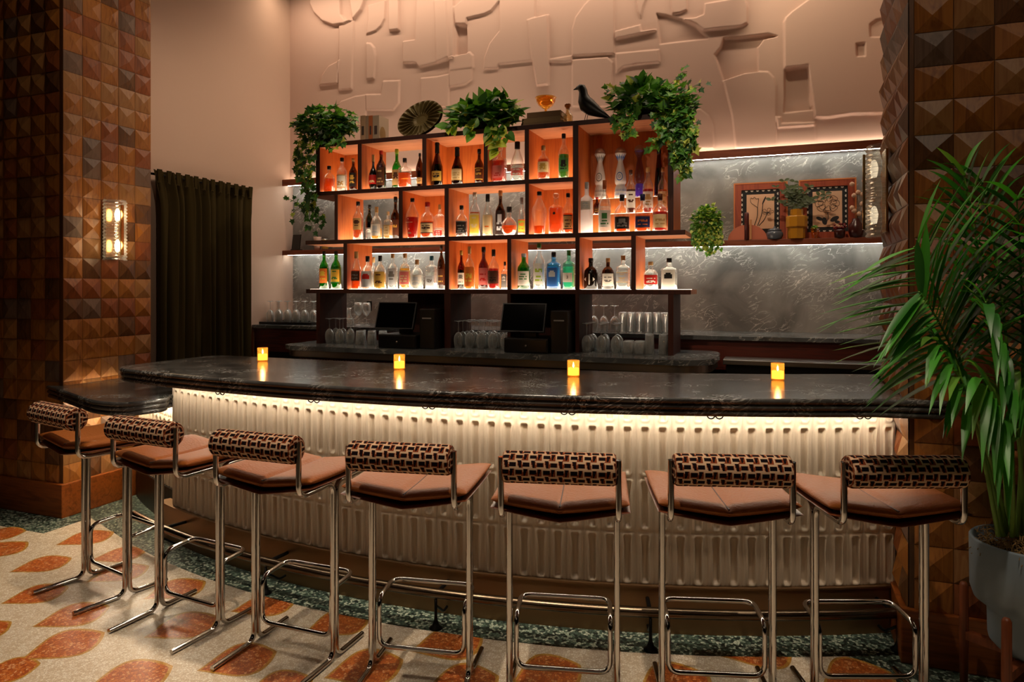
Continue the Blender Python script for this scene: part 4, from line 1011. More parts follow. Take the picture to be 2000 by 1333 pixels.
def till(xc, y, label):
    t = thing('till_terminal', label, 'till', (xc, y, CT+.001))
    MB().box((-.198, -.13, 0), (.13, .20, .105), 0, .008).build('cash_drawer', M_black, t)
    dr = MB().box((-.19, -.136, .012), (.122, -.129, .094), 0, .002).build('drawer_front', plain('drawer_front_black', '#101011', .3), t)
    MB().lathe([(0, 0), (.008, 0), (.008, .006), (0, .006)], 12).build('lock', M_steel, dr, (-.03, -.136, .05), (R(90), 0, 0))
    MB().obox((-.05, .04, .16), (.045, 0, 0), (0, .03, 0), (0, 0, .075)).build('stand', M_black, t)
    up = Vector((0, .32, .95)).normalized(); ax = Vector((1, 0, 0)); n = ax.cross(up)
    c = Vector((-.065, -.085, .245))
    MB().obox(c, ax*.165, n*.012, up*.105).build('screen_housing', plain('bezel_grey', '#2b2b2d', .35), t)
    f = n*(-1) if n.y > 0 else n
    s = MB(); o = c+f*.0125
    s.obox(o, ax*.156, f*.0012, up*.097)
    s.build('screen', plain('dark_screen', '#050506', .08), t)
    MB().box((.135, -.09, 0), (.262, .14, .30), 0, .008).build('receipt_printer', M_black, t)
    MB().box((.16, -.094, .225), (.235, -.089, .235)).build('paper_slot', plain('paper_grey', '#8a8580', .6), t)
    return t
till(-2.63, 4.70, 'black till with tilted screen on the back counter, the left of two')
till(-1.60, 4.70, 'black till with tilted screen on the back counter, the right of two')

# ================================================================== PLANTS
LG = [leaf_mat('leaf_deep', '#3f7430'), leaf_mat('leaf_mid', '#5f953a'), leaf_mat('leaf_light', '#b6c65c'), leaf_mat('leaf_dark', '#2d5230')]
M_potd = plain('dark_pot', '#2a2420', .6)
M_vine = plain('vine_stem', '#5a6a2a', .7)
IVY = [(0, 0), (.16, .10), (.50, -.02), (.36, .30), (.62, .52), (.28, .62), (0, 1.12)]
HEART = [(0, .05), (.18, -.06), (.42, .08), (.46, .38), (.30, .72), (0, 1.1)]
def leaf(mb, p, d, up, size, shape, mi):
    """one folded leaf at p pointing along d"""
    d = Vector(d).normalized(); up = Vector(up); s = d.cross(up); s = s.normalized() if s.length > 1e-4 else d.orthogonal().normalized(); n = s.cross(d).normalized()
    for sg in (1, -1):
        vs = [Vector(p)+d*y*size+s*x*sg*size+n*(abs(x)*.28-.12*y*y)*size for x, y in shape]
        # spine fan
        sp = [Vector(p), Vector(p)+d*.55*size+n*(-.03*size)]
        pts = vs+[sp[1]]
        k = len(pts)-1
        fs = [(k, i, i+1) if sg > 0 else (k, i+1, i) for i in range(len(shape)-1)]
        mb.add(pts, fs, mi, True)
def rdir(rnd): 
    while True:
        v = Vector((rnd.uniform(-1, 1), rnd.uniform(-1, 1), rnd.uniform(-1, 1)))
        if .1 < v.length < 1: return v.normalized()
def mound(mb, rnd, c, rad, n, size, shape, mats, zmin=-9):
    c = Vector(c)
    for i in range(n):
        v = rdir(rnd); 
        if v.z < -.35 and not (v.y < .1 and rnd.random() < .75): v.z *= -.5
        k = rnd.uniform(.55, 1.0)
        p = c+Vector((v.x*rad[0], v.y*rad[1], v.z*rad[2]))*k
        if p.y > 4.72 and p.z < zmin: p.z = zmin+rnd.uniform(0, .03)
        d = (v*1.0+Vector((0, -.25, -.25))+rdir(rnd)*.7).normalized()
        if p.y > 4.66 and p.z < zmin+.07: d.z = abs(d.z)*.6; d.y = -abs(d.y)*.3 if p.y < 4.74 else d.y
        leaf(mb, p, d, Vector((0, -.4, 1))+rdir(rnd)*.5, size*rnd.uniform(.7, 1.25), shape, rnd.choices(range(4), mats)[0])
def trail(mb, st, rnd, pts, n, size, shape, mats, spread=.03):
    pts = [Vector(p) for p in pts]; pts = fillet(pts, .3, 5) if len(pts) > 2 else pts
    st.tube(pts, .0022, 5)
    L = [0]
    for a, b in zip(pts, pts[1:]): L.append(L[-1]+(b-a).length)
    for i in range(n):
        s = L[-1]*(i+rnd.random())/n; k = max(j for j in range(len(L)) if L[j] <= s); k = min(k, len(pts)-2)
        f = (s-L[k])/max(1e-6, L[k+1]-L[k]); p = pts[k].lerp(pts[k+1], f); t = (pts[k+1]-pts[k]).normalized()
        o = rdir(rnd); o.y = -abs(o.y)*.9
        leaf(mb, p+o*spread*rnd.random(), (t*.4+o*.8+Vector((0, -.1, -.45))).normalized(), Vector((0, -1, .5))+rdir(rnd)*.4, size*rnd.uniform(.65, 1.2), shape, rnd.choices(range(4), mats)[0])
TZ = ZBT[0][1]
def P(u, v, Y): return AY(u, v, Y)
def planter(name, label, u, Y, z, hw, hh, build):
    p = AY(u, 300, Y); t = thing(name, label, 'plant', (p.x, Y, z+.001))
    MB().lathe([(0, 0), (hw*.8, 0), (hw, hh*.95), (hw, hh), (hw*.9, hh), (hw*.86, hh*.85), (0, hh*.85)], 20).build('pot', M_potd, t)
    mb, st = MB(), MB(); build(mb, st, random.Random(int(u)))
    o = Vector(t.location)
    mb.v = [tuple(Vector(q)-o) for q in mb.v]; st.v = [tuple(Vector(q)-o) for q in st.v]
    mb.build('foliage', LG, t); st.build('stem', M_vine, t); return t
def ivy_left(mb, st, rnd):
    mound(mb, rnd, P(638, 247, 4.84), (.27, .19, .15), 300, .062, IVY, (3, 3, 1.2, 4), TZ+.03)
    mound(mb, rnd, P(654, 255, 4.80), (.12, .12, .11), 110, .062, IVY, (4, 4, 2, 1), TZ+.03)
    for pts, n in ((((618, 262, 4.80), (598, 278, 4.70), (593, 330, 4.68), (598, 372, 4.70), (608, 390, 4.7)), 70),
                   (((625, 270, 4.74), (606, 292, 4.66), (604, 340, 4.66), (612, 385, 4.68)), 60),
                   (((612, 262, 4.84), (588, 272, 4.8), (583, 310, 4.8), (590, 345, 4.8)), 45),
                   (((640, 275, 4.74), (650, 290, 4.70), (652, 282, 4.69)), 10),
                   (((660, 268, 4.72), (672, 282, 4.70)), 10),
                   (((600, 262, 4.82), (578, 240, 4.84), (572, 246, 4.84)), 10)):
        trail(mb, st, rnd, [P(*q) for q in pts], n, .052, IVY, (3, 3, 2.2, 3), .035)
    for pts, n in ((((608, 385, 4.72), (600, 410, 4.80), (588, 400, 4.9), (572, 392, 5.0), (556, 384, 5.0)), 16), (((604, 390, 4.8), (622, 420, 5.0), (630, 440, 5.1)), 30), (((608, 392, 4.8), (604, 425, 5.0), (612, 450, 5.1)), 26), (((596, 400, 4.85), (575, 412, 4.9), (568, 424, 4.9)), 6)):
        trail(mb, st, rnd, [P(*q) for q in pts], n, .046, IVY, (4, 2, .6, 5), .05)
planter('trailing_ivy', 'ivy trailing far down the left end of the shelf unit', 640, 4.88, TZ, .10, .11, ivy_left)
def pothos(mb, st, rnd):
    mound(mb, rnd, P(943, 232, 4.83), (.28, .19, .145), 250, .082, HEART, (4, 4, .8, 2), TZ+.03)
    mound(mb, rnd, P(972, 212, 4.86), (.14, .12, .12), 70, .075, HEART, (4, 4, .6, 2), TZ+.03)
    for pts, n in ((((900, 232, 4.78), (885, 245, 4.72), (872, 250, 4.70)), 16), (((950, 240, 4.74), (962, 258, 4.68), (970, 285, 4.68), (975, 300, 4.68)), 22),
                   (((965, 242, 4.74), (982, 256, 4.69), (990, 268, 4.69)), 14), (((915, 240, 4.74), (922, 252, 4.70), (926, 262, 4.70)), 8), (((990, 225, 4.85), (1012, 212, 4.86), (1016, 205, 4.86)), 6)):
        trail(mb, st, rnd, [P(*q) for q in pts], n, .070, HEART, (2, 4, 4, 0), .03)
planter('pothos_plant', 'bushy broad leaved plant in the middle of the shelf top', 945, 4.90, TZ, .11, .10, pothos)
def ivy_right(mb, st, rnd):
    mound(mb, rnd, P(1262, 200, 4.83), (.25, .19, .15), 250, .066, HEART, (4, 4, .6, 2), TZ+.03)
    mound(mb, rnd, P(1308, 212, 4.82), (.19, .17, .15), 190, .056, IVY, (3, 3, .8, 4), TZ+.03)
    for pts, n in ((((1310, 205, 4.76), (1335, 225, 4.70), (1340, 270, 4.68), (1336, 310, 4.68), (1338, 345, 4.68)), 110),
                   (((1300, 210, 4.74), (1322, 235, 4.68), (1324, 280, 4.67), (1322, 318, 4.67)), 90),
                   (((1330, 205, 4.78), (1350, 215, 4.74), (1354, 250, 4.72), (1350, 285, 4.72)), 60),
                   (((1280, 215, 4.74), (1290, 245, 4.69), (1302, 268, 4.68), (1276, 286, 4.68)), 40),
                   (((1295, 220, 4.74), (1306, 250, 4.68), (1310, 278, 4.68)), 34),
                   (((1240, 210, 4.76), (1226, 232, 4.70), (1222, 252, 4.69), (1234, 266, 4.69)), 38),
                   (((1215, 205, 4.80), (1205, 222, 4.74), (1208, 240, 4.72)), 22),
                   (((1225, 190, 4.84), (1195, 172, 4.84), (1182, 186, 4.84)), 16),
                   (((1330, 185, 4.86), (1352, 170, 4.86), (1370, 162, 4.86)), 12), (((1310, 165, 4.9), (1330, 142, 4.9), (1342, 140, 4.9)), 8)):
        trail(mb, st, rnd, [P(*q) for q in pts], n, .052, IVY, (3, 4, 2.4, 2), .035)
planter('trailing_ivy', 'ivy cascading over the right end of the shelf unit', 1268, 4.88, TZ, .11, .11, ivy_right)
def pearls(mb, st, rnd):
    c = P(1381, 432, 5.66)
    mound(mb, rnd, c, (.115, .09, .13), 620, .029, HEART, (2, 5, 4, 0))
    for k in range(14):
        u = 1356+k*4; v1 = 470+rnd.uniform(-6, 24)*(1-abs(k-7)/9)+8
        trail(mb, st, rnd, [P(u, 440, 5.62), P(u, v1, 5.61)], 30, .024, HEART, (2, 5, 4, 0), .022)
p = AY(1381, 440, 5.73)
t = thing('hanging_plant', 'small bright green bushy plant on the ledge right of the shelf unit', 'plant', (p.x, 5.735, 1.8745))
MB().lathe([(0, 0), (.045, 0), (.055, .09), (.05, .09), (.045, .07), (0, .07)], 18).build('pot', M_potd, t)
mb, st = MB(), MB(); pearls(mb, st, random.Random(5)); o = Vector(t.location)
mb.v = [tuple(Vector(q)-o) for q in mb.v]; st.v = [tuple(Vector(q)-o) for q in st.v]
mb.build('foliage', LG, t); st.build('stem', M_vine, t)
tag(t, group=None)

# ================================================================== ORNAMENTS ON TOP OF THE UNIT
BK = [('#c29c7c', .050, .228), ('#a88c74', .026, .224), ('#b8683a', .036, .222), ('#a8947e', .060, .218)]
x = AY(711, 250, 4.93).x
labs = ['standing book with a tan spine beside the left ivy', 'thin grey brown standing book, second from the left ivy', 'standing book with a rust orange spine', 'grey standing book with a picture on its cover, nearest the ridged plate']
for (c, th, h), lab in zip(BK, labs):
    t = thing('standing_book', lab, 'book', (x+th/2, 4.95, TZ+.001), 0, 'standing books on the shelf top')
    w_ = .15
    cv = MB(); cv.box((-th/2, -w_/2, 0), (-th/2+.003, w_/2, h)); cv.box((th/2-.003, -w_/2, 0), (th/2, w_/2, h)); cv.box((-th/2+.003, -w_/2, 0), (th/2-.003, -w_/2+.003, h))
    cv.build('cover', plain('book_'+c, c, .6), t)
    MB().box((-th/2+.003, -w_/2+.004, .004), (th/2-.003, w_/2-.004, h-.004)).build('pages', plain('paper', '#cdb89a', .8), t)
    if th > .03: MB().box((-th*.25, -w_/2-.0008, h*.3), (th*.2, -w_/2+.001, h*.62)).build('spine_label', plain('spine_ink', '#4b3a34', .6), t)
    if th > .04:
        MB().add([(th/2+.0008, -.02+.045*math.cos(k*math.pi/10), .075+.06*math.sin(k*math.pi/10)) for k in range(20)], [tuple(range(20))]).build('cover_picture', plain('ochre_picture', '#8a6a3a', .6), t)
    x += th+.002
# ridged oval plate on an easel
p = AY(821, 222, 4.95); t = thing('ridged_plate', 'dark ridged oval plate on a wire stand', 'plate', (p.x, 4.95, TZ+.001))
pm = MB(); A_, B_ = .205, .140
def plate_pt(i, j):
    a = 2*math.pi*i; q = j
    h = .0
    if q > .34: h = .014*math.sin(a*22+2.6*q)*min(1, (q-.34)/.1)*min(1, (1-q)/.12)+.03*(q-.34)
    else: h = -.02*(1-(q/.34)**2)
    return (A_*q*math.cos(a), -h, B_*q*math.sin(a))
pm.grid(plate_pt, 240, 16)
pm.grid(lambda i, j: (A_*(j)*math.cos(-2*math.pi*i), .012, B_*(j)*math.sin(-2*math.pi*i)), 60, 1)
pm.build('plate', plain('dark_bronze_ceramic', '#6b5c34', .5, .2), t, (0, 0, .172), (R(-12), R(-18), 0))
es = MB()
for sx in (-.06, .06):
    es.tube([(sx*1.4, -.05, .0025), (sx, -.02, .04), (sx*.9, -.03, .055)], .002, 6); es.tube([(sx, -.02, .04), (sx*.6, .06, .0025)], .002, 6)
es.tube([(-.06, -.02, .04), (.06, -.02, .04)], .002, 6); es.build('stand', M_blackm, t)
# lying books, amber bowl, decanter, bird
p = AY(1064, 235, 4.92); z = TZ+.001
for k, (w_, h, c, lab) in enumerate(((.32, .034, '#8a6c46', 'lowest of three brown books lying under the amber bowl'), (.30, .034, '#967a50', 'middle of three brown books lying under the amber bowl'), (.26, .040, '#84643f', 'top book under the amber bowl'))):
    t = thing('lying_book', lab, 'book', (p.x+(.005, .0, .02)[k], 4.92, z), 0, 'lying books on the shelf top')
    cv = MB(); cv.box((-w_/2, -.09, 0), (w_/2, .09, .003)); cv.box((-w_/2, -.09, h-.003), (w_/2, .09, h)); cv.box((-w_/2, -.09, .003), (w_/2, -.087, h-.003))
    cv.build('cover', plain('book_'+c, c, .6), t)
    MB().box((-w_/2+.004, -.086, .003), (w_/2-.004, .086, h-.003)).build('pages', MATS['paper'], t); z += h+.0005
M_amb = thin_glass('amber_glass', (.98, .70, .26), .06, .5)
t = thing('amber_bowl', 'footed amber glass bowl on the lying books', 'bowl', (AY(1066, 200, 4.92).x, 4.92, z+.0005))
MB().lathe([(1.22*r_, 1.22*z_) for r_, z_ in [(0, 0), (.028, 0), (.026, .005), (.008, .012), (.007, .03), (.02, .036), (.045, .055), (.058, .078), (.06, .098), (.064, .10), (.066, .102), (.057, .102), (.055, .08), (.042, .06), (0, .04)]], 28).build('bowl', M_amb, t)
MB().lathe([(1.22*r_, 1.22*z_) for r_, z_ in [(0, .099), (.045, .099), (.02, .108), (.014, .113), (.0, .115)]], 24).build('lid', M_amb, t)
t = thing('amber_decanter', 'small pale amber glass decanter beside the lying books', 'bottle', (AY(1109, 220, 4.88).x, 4.88, TZ+.001))
MB().lathe([(0, 0), (.04, 0), (.042, .006), (.036, .012), (.040, .03), (.036, .045), (.039, .065), (.030, .085), (.016, .095), (.015, .125), (0, .125)], 22).build('body', hazy('pale_amber_glass', (.92, .74, .42), .15), t)
MB().lathe([(0, .125), (.014, .125), (.016, .135), (.024, .14), (.024, .155), (.015, .162), (0, .163)], 18).build('stopper', thin_glass('brown_stopper', (.45, .25, .08), .06, .5), t)
# bird: one swept body
t = thing('bird_figurine', 'black wooden bird figurine on wire legs on the shelf top', 'figurine', (AY(1148, 230, 4.84).x, 4.84, TZ+.001), R(-14))
path = [(-.098, 0, .213, .002), (-.084, 0, .216, .006), (-.070, 0, .219, .012), (-.055, 0, .219, .021), (-.040, 0, .212, .026), (-.032, 0, .196, .025), (-.030, 0, .172, .028), (-.024, 0, .140, .039), (-.006, 0, .108, .048), (.030, 0, .078, .043), (.075, 0, .050, .028), (.12, 0, .024, .014), (.150, 0, .006, .005)]
bd = MB(); path = [tuple(1.2*c_ for c_ in q) for q in path]; bd.tube([Vector(q[:3]) for q in path], 1.0, 20, 0, True, [q[3] for q in path])
bd.build('body', plain('black_lacquer', '#0d0c0c', .45), t)
lg_ = MB()
for sx in (-.012, .012): lg_.tube([(.0, sx, .09), (-.022, sx*1.4, .0022)], .0022, 6)
lg_.build('legs', M_blackm, t)

# ================================================================== ORNAMENTS ON THE DISPLAY LEDGE
LZ = 1.8745
M_frame = wood('frame_wood', '#7a2c14', '#96401f', .45, 'Z')
M_bead = plain('orange_bead', '#c06a30', .4); M_mat = plain('black_mat', '#120e0d', .8); M_print = plain('cream_paper', '#d2a582', .85); M_ink = plain('ink', '#1a100c', .8); M_scal = plain('white_scallop', '#cfc4b4', .8)
def frame(u, label, draw):
    p = AY(u, 465, 5.80); w_, h = .195, .455
    t = thing('framed_print', label, 'picture', (p.x, 5.802, LZ), 0, None)
    lean = R(-3.6)
    def b(name, mb, m):
        o = mb.build(name, m, t); o.rotation_euler = (lean, 0, 0); return o
    fm = MB(); 
    for a, c in (((-w_, -.012, 0), (-w_+.052, .012, h)), ((w_-.052, -.012, 0), (w_, .012, h)), ((-w_+.052, -.012, 0), (w_-.052, .012, .052)), ((-w_+.052, -.012, h-.052), (w_-.052, .012, h))): fm.box(a, c)
    fo = b('frame', fm, M_frame)
    bd = MB()
    for a, c in (((-w_-.006, -.014, -.0), (-w_+.004, .010, h+.006)), ((w_-.004, -.014, 0), (w_+.006, .010, h+.006)), ((-w_, -.014, h-.004), (w_, .010, h+.006))): bd.box(a, c)
    bd.build('bead', M_bead, fo)
    b('mat', MB().box((-w_+.05, -.006, .05), (w_-.05, .006, h-.05)), M_mat)
    sc = MB()
    def half(cx, cz, ang):
        sc.add([(cx+.011*math.cos(ang+k*math.pi/6), -.0075, cz+.011*math.sin(ang+k*math.pi/6)) for k in range(7)], [tuple(range(6, -1, -1))])
    for k in range(6):
        xx = -w_+.09+k*(2*w_-.18)/5; half(xx, .064, math.pi); half(xx, h-.058, math.pi)
    for k in range(8):
        zz = .09+k*(h-.18)/7; half(-w_+.062, zz, math.pi/2); half(w_-.062, zz, math.pi/2)
    b('scallops', sc, M_scal)
    b('print', MB().box((-w_+.092, -.0085, .09), (w_-.092, -.006, h-.09)), M_print)
    dr = MB(); draw(dr); b('drawing', dr, M_ink)
    return t
def stroke(mb, pts, r=.0018): mb.tube(fillet([(x, -.0095, z) for x, z in pts], .03, 4), r, 5)
def disc(mb, cx, cz, rx, rz, ang=0, n=14):
    mb.add([(cx+rx*math.cos(a)*math.cos(ang)-rz*math.sin(a)*math.sin(ang), -.0095, cz+rx*math.cos(a)*math.sin(ang)+rz*math.sin(a)*math.cos(ang)) for a in [2*math.pi*k/n for k in range(n)]], [tuple(range(n-1, -1, -1))])
def tulips(mb):
    for (x0, z0, x1, z1) in ((-.045, .115, -.02, .26), (-.02, .115, .02, .30), (-.01, .115, .05, .21)):
        stroke(mb, [(x0, z0), ((x0+x1)/2+.012, (z0+z1)/2), (x1, z1)], .0028)
    stroke(mb, [(-.02, .26), (-.075, .30), (-.072, .345), (-.055, .325), (-.045, .35), (-.03, .325), (-.012, .335), (-.02, .26)])
    disc(mb, .028, .315, .006, .035, -.4)
    for k in range(5):
        a = k*2*math.pi/5; stroke(mb, [(.055, .215), (.055+.045*math.cos(a-.4), .225+.03*math.sin(a-.4)), (.055+.045*math.cos(a+.4), .225+.03*math.sin(a+.4)), (.055, .215)], .0014)
def rose(mb):
    for ring, n in ((.030, 5), (.060, 7), (.078, 8)):
        for k in range(n):
            a = 2*math.pi*k/n+ring*20; c = (0, .27)
            stroke(mb, [(c[0]+ring*.55*math.cos(a-.4), c[1]+ring*.5*math.sin(a-.4)), (c[0]+ring*1.15*math.cos(a-.35), c[1]+ring*.95*math.sin(a-.35)), (c[0]+ring*1.15*math.cos(a+.35), c[1]+ring*.95*math.sin(a+.35)), (c[0]+ring*.55*math.cos(a+.4), c[1]+ring*.5*math.sin(a+.4))], .0014)
    disc(mb, -.02, .135, .018, .03, .2); disc(mb, .05, .15, .034, .018, .5); disc(mb, -.055, .155, .026, .013, -.5); disc(mb, .07, .125, .02, .012, -.3)
    stroke(mb, [(0, .2), (.01, .16), (-.01, .12)], .0022)
frame(1485, 'framed print of tulips in a scalloped black mat, left of the mustard vase', tulips)
frame(1616, 'framed print of a large open flower, right of the mustard vase', rose)
p = AY(1460, 465, 5.72); t = thing('half_moon_bookend', 'terracotta half moon ornament leaning before the tulip print', 'ornament', (p.x, 5.712, LZ))
hm = MB(); n = 24
pts = [(.145*math.cos(math.pi*k/n), .118*math.sin(math.pi*k/n)) for k in range(n+1)]
hm.add([(x, -.012, z) for x, z in pts]+[(x, .012, z) for x, z in pts], [tuple(range(n, -1, -1)), tuple(range(n+1, 2*n+2))]+[(k, k+1, n+2+k, n+1+k) for k in range(n)]+[(n, 0, n+1, 2*n+1)])
hm.build('body', plain('terracotta', '#b5654a', .7), t)
MB().lathe([(0, 0), (.017, 0), (.017, .20), (.013, .21), (0, .212)], 16).build('column', plain('burgundy', '#4a1613', .4), t, (-.005, -.031, 0))
MB().box((.017, -.036, 0), (.032, -.016, .155), 0, .002).build('tan_bar', plain('tan_bar', '#b07a4c', .5), t)
t = thing('sugar_pot', 'small blue grey lidded pot in front of the tulip print', 'pot', (AY(1513, 460, 5.705).x, 5.712, LZ))
MB().lathe([(0, 0), (.05, 0), (.052, .006), (.062, .03), (.06, .05), (.048, .062), (0, .064)], 24).build('body', plain('slate_glaze', '#4b525c', .25), t)
MB().lathe([(.05, .064), (.052, .07), (.03, .082), (.008, .086), (.010, .096), (0, .099)], 24).build('lid', MATS['slate_glaze'], t)
M_must = plain('mustard_glaze', '#a9761f', .2, spec=.6)
t = thing('mustard_vase', 'faceted mustard vase holding eucalyptus between the two prints', 'vase', (AY(1556, 455, 5.71).x, 5.707, LZ))
MB().lathe([(0, 0), (.060, 0), (.062, .075), (.066, .082), (.076, .09), (.076, .165), (.070, .172), (.046, .176), (.044, .222), (.040, .224), (.036, .215), (.036, .18), (0, .17)], 8, smooth=False).build('body', M_must, t)
eu, es_ = MB(), MB(); rnd = random.Random(8); LE = [(0, 0), (.22, .2), (.30, .5), (.2, .8), (0, 1)]
for k in range(13):
    a = rnd.uniform(-1.25, 1.25); L = rnd.uniform(.16, .30); e = Vector((math.sin(a)*L*.8, -rnd.uniform(-.03, .09), .21+L*.85*math.cos(a)*1.0))
    pts = fillet([(0, 0, .19), (e.x*.3, e.y*.4, .21+(e.z-.21)*.6), e], .2, 6); es_.tube(pts, .0016, 5)
    for q in pts[2:]:
        for s_ in (-1, 1): leaf(eu, q, (s_*.7+rnd.uniform(-.3, .3), rnd.uniform(-.6, .1), rnd.uniform(-.2, .6)), (0, -1, .2), rnd.uniform(.03, .05), LE, 0)
M_euc = leaf_mat('eucalyptus_leaf', '#5d6a52')
eu.build('foliage', M_euc, t); es_.build('stem', M_vine, t)
t = thing('succulent_cup', 'small amber cup with a succulent before the open flower print', 'plant', (AY(1592, 455, 5.705).x, 5.71, LZ))
MB().lathe([(0, 0), (.022, 0), (.033, .075), (.030, .075), (.02, .01), (0, .01)], 16).build('cup', M_amb, t)
su = MB(); rnd = random.Random(3)
for k in range(26): leaf(su, (0, 0, .068), (rnd.uniform(-1, 1), rnd.uniform(-1, 1), rnd.uniform(.1, 1)), (0, 0, 1), .036, LE, rnd.randint(0, 2))
su.build('foliage', LG, t)
t = thing('burgundy_vase', 'dark burgundy vase with dried globe flowers at the right end of the ledge', 'vase', (AY(1672, 455, 5.71).x, 5.712, LZ))
MB().lathe([(0, 0), (.04, 0), (.054, .05), (.05, .09), (.028, .12), (.026, .14), (.022, .14), (0, .10)], 20).build('body', plain('burgundy_glaze', '#3a0f0c', .3), t)
gs, gb = MB(), MB()
for (u, v) in ((1688, 353), (1664, 360), (1676, 376), (1684, 380), (1690, 374), (1700, 380), (1668, 382), (1693, 386), (1684, 398), (1664, 406), (1668, 412), (1678, 418), (1703, 392)):
    q = AY(u, v, 5.69)-Vector(t.location); gs.tube(fillet([(0, 0, .12), (q.x*.4, q.y*.4, .12+(q.z-.12)*.6), q], .1, 4), .001, 5)
    bm = bmesh.new(); bmesh.ops.create_icosphere(bm, subdivisions=2, radius=.018)
    for v_ in bm.verts: v_.co *= 1+.08*math.sin(v_.co.x*900)*math.sin(v_.co.z*800)
    MB().bm(bm, 0, True, Matrix.Translation(q)).build('flower_head', plain('dried_flower', '#c9a68c', .9), t)
gs.build('stem', plain('dry_stem', '#7a5a3a', .9), t)
t = thing('berry_jar', 'low dark jar with red berries in front of the burgundy vase', 'jar', (AY(1640, 458, 5.70).x, 5.704, LZ))
MB().lathe([(0, 0), (.035, 0), (.04, .05), (.036, .06), (.032, .055), (0, .05)], 16).build('body', plain('dark_red_jar', '#35100c', .3), t)
bb = MB(); rnd = random.Random(4)
for k in range(26):
    bm = bmesh.new(); bmesh.ops.create_icosphere(bm, subdivisions=1, radius=.010)
    bb.bm(bm, 0, True, Matrix.Translation((rnd.uniform(-.04, .04), rnd.uniform(-.02, .02), .06+rnd.uniform(0, .045))))
bb.build('berries', plain('red_berry', '#6a1512', .35), t)
# left end of the ledge
t = thing('menu_holder', 'black card holder standing at the left end of the display ledge', 'holder', (AY(579, 480, 5.74).x, 5.74, LZ))
MB().box((-.05, -.03, 0), (.05, .03, .012), 0, .003).build('base', M_black, t)
MB().obox((0, 0, .085), (.048, 0, 0), (0, .006, .001), (0, .012, .075)).build('card', plain('dark_card', '#15110f', .25), t)
t = thing('espresso_cups', 'stack of pale cups on the display ledge left of the shelf unit', 'cups', (AY(620, 470, 5.74).x, 5.74, LZ))
cu = MB()
for k in range(2): cu.lathe([(0, k*.062), (.028, k*.062), (.04, .068+k*.062), (.037, .068+k*.062), (.026, .006+k*.062), (0, .006+k*.062)], 18)
cu.build('cup', plain('pale_cup', '#b89a8c', .4), t)
t = thing('tin_can', 'small can with ochre label on the display ledge beside the pale cups', 'can', (AY(634, 470, 5.76).x, 5.765, LZ))
MB().lathe([(0, 0), (.032, 0), (.032, .11), (0, .11)], 18).build('body', M_steel, t)
MB().lathe([(.0328, .01), (.0328, .1)], 18).build('label', plain('ochre_label', '#9a7a2a', .6), t)

# ================================================================== CURTAIN AND SCONCES
ya, yb = AX(303, 345, XL+.09).y, AX(490, 360, XL+.09).y; zt = AX(310, 333, XL+.08).z
t = thing('curtain', 'dark olive curtain hanging on the plaster side wall', 'curtain', (XL, (ya+yb)/2, 0))
W_ = (yb-ya)/2; NP = 12
cu = MB()
def cur(i, j):
    z = .06+(zt-.06)*j; k = max(0, (j-.90)/.10); y = -W_+2*W_*i
    ph = 2*math.pi*NP*i; amp = .030*(1-k*.55); flare = .95+.09*max(0, (j-.86)/.14)**1.5+.03*(1-j)-.02*i
    x = .075+amp*math.cos(ph+.5*math.sin(3*j+i*5))+.012*math.sin(ph*.5+1.3)+.006*math.sin(ph*2.3+j*4)
    return (x, y*flare+.010*math.sin(ph*1+1)*(1-k), z)
cu.grid(cur, 260, 40); cu.build('drape', M_curtain, t)
hd = MB()
for q in range(NP):
    y = (-W_+2*W_*(q+.5)/NP)*1.04
    for dy in (-.012, 0, .012): hd.tube([(.10+.006*(dy == 0), y+dy, zt-.10), (.105, y+dy*.5, zt-.085), (.10+.01, y+dy*1.3, zt+.004)], .008, 6)
hd.build('pinch_pleats', M_curtain, t)
rd = MB().tube([(.055, -W_*1.04, zt-.03), (.055, W_*1.06, zt-.03)], .010, 8); rd.build('rod', M_blackm, t)
M_rib = hazy('ribbed_glass', (.97, .92, .84), .24)
M_bulb = emit('lamp_bulb', (1, .80, .48), 16)
M_bulbd = emit('dimmed_lamp_bulb', (1, .84, .60), 1.1)
def sconce(loc, rz, label, power, bulb):
    """local +x points out of the wall, y along it"""
    t = thing('wall_sconce', label, 'lamp', loc, rz); H, hw, D = .42, .080, .088
    MB().box((.0, -hw*.7, -H/2+.02), (.012, hw*.7, H/2-.02), 0, .003).build('back_plate', M_brass, t)
    g = MB(); nv = 90; base = [(0.012, -hw), (D*.55, -hw), (D*.86, -hw*.62), (D, 0), (D*.86, hw*.62), (D*.55, hw), (.012, hw)]
    sm = [(p.x, p.y) for p in fillet([(x, y, 0) for x, y in base], .03, 4)]
    vs = []; n = len(sm)
    for j in range(nv+1):
        z = -H/2+H*j/nv; k = 1+.055*(math.sin(z*2*math.pi/.0235)); 
        vs += [(.012+(x-.012)*k, y*k, z) for x, y in sm]
    g.add(vs, [(j*n+i, j*n+i+1, (j+1)*n+i+1, (j+1)*n+i) for j in range(nv) for i in range(n-1)], 0, True)
    g.build('ribbed_shade', M_rib, t)
    for z in (-.105, .11):
        MB().lathe([(0, -.045), (.012, -.042), (.016, -.02), (.018, .0), (.014, .022), (.008, .036), (0, .04)], 16).build('bulb', bulb, t, (.052, 0, z))
        l = bpy.data.lights.new('sconce_light', 'POINT'); l.energy = power; l.color = (1, .66, .34); l.shadow_soft_size = .03
        o = bpy.data.objects.new('sconce_light', l); COL.objects.link(o); o.parent = t; o.location = (D+.05, 0, z)
    MB().box((D+.001, -.012, -H/2+.035), (D+.012, .012, H/2-.035), 0, .002).build('brass_bar', M_brass, t)
    return t
sconce((PXL+.024, 3.525, 1.90), 0, 'glowing ribbed glass sconce on the left tiled pillar', 1.1, M_bulb)
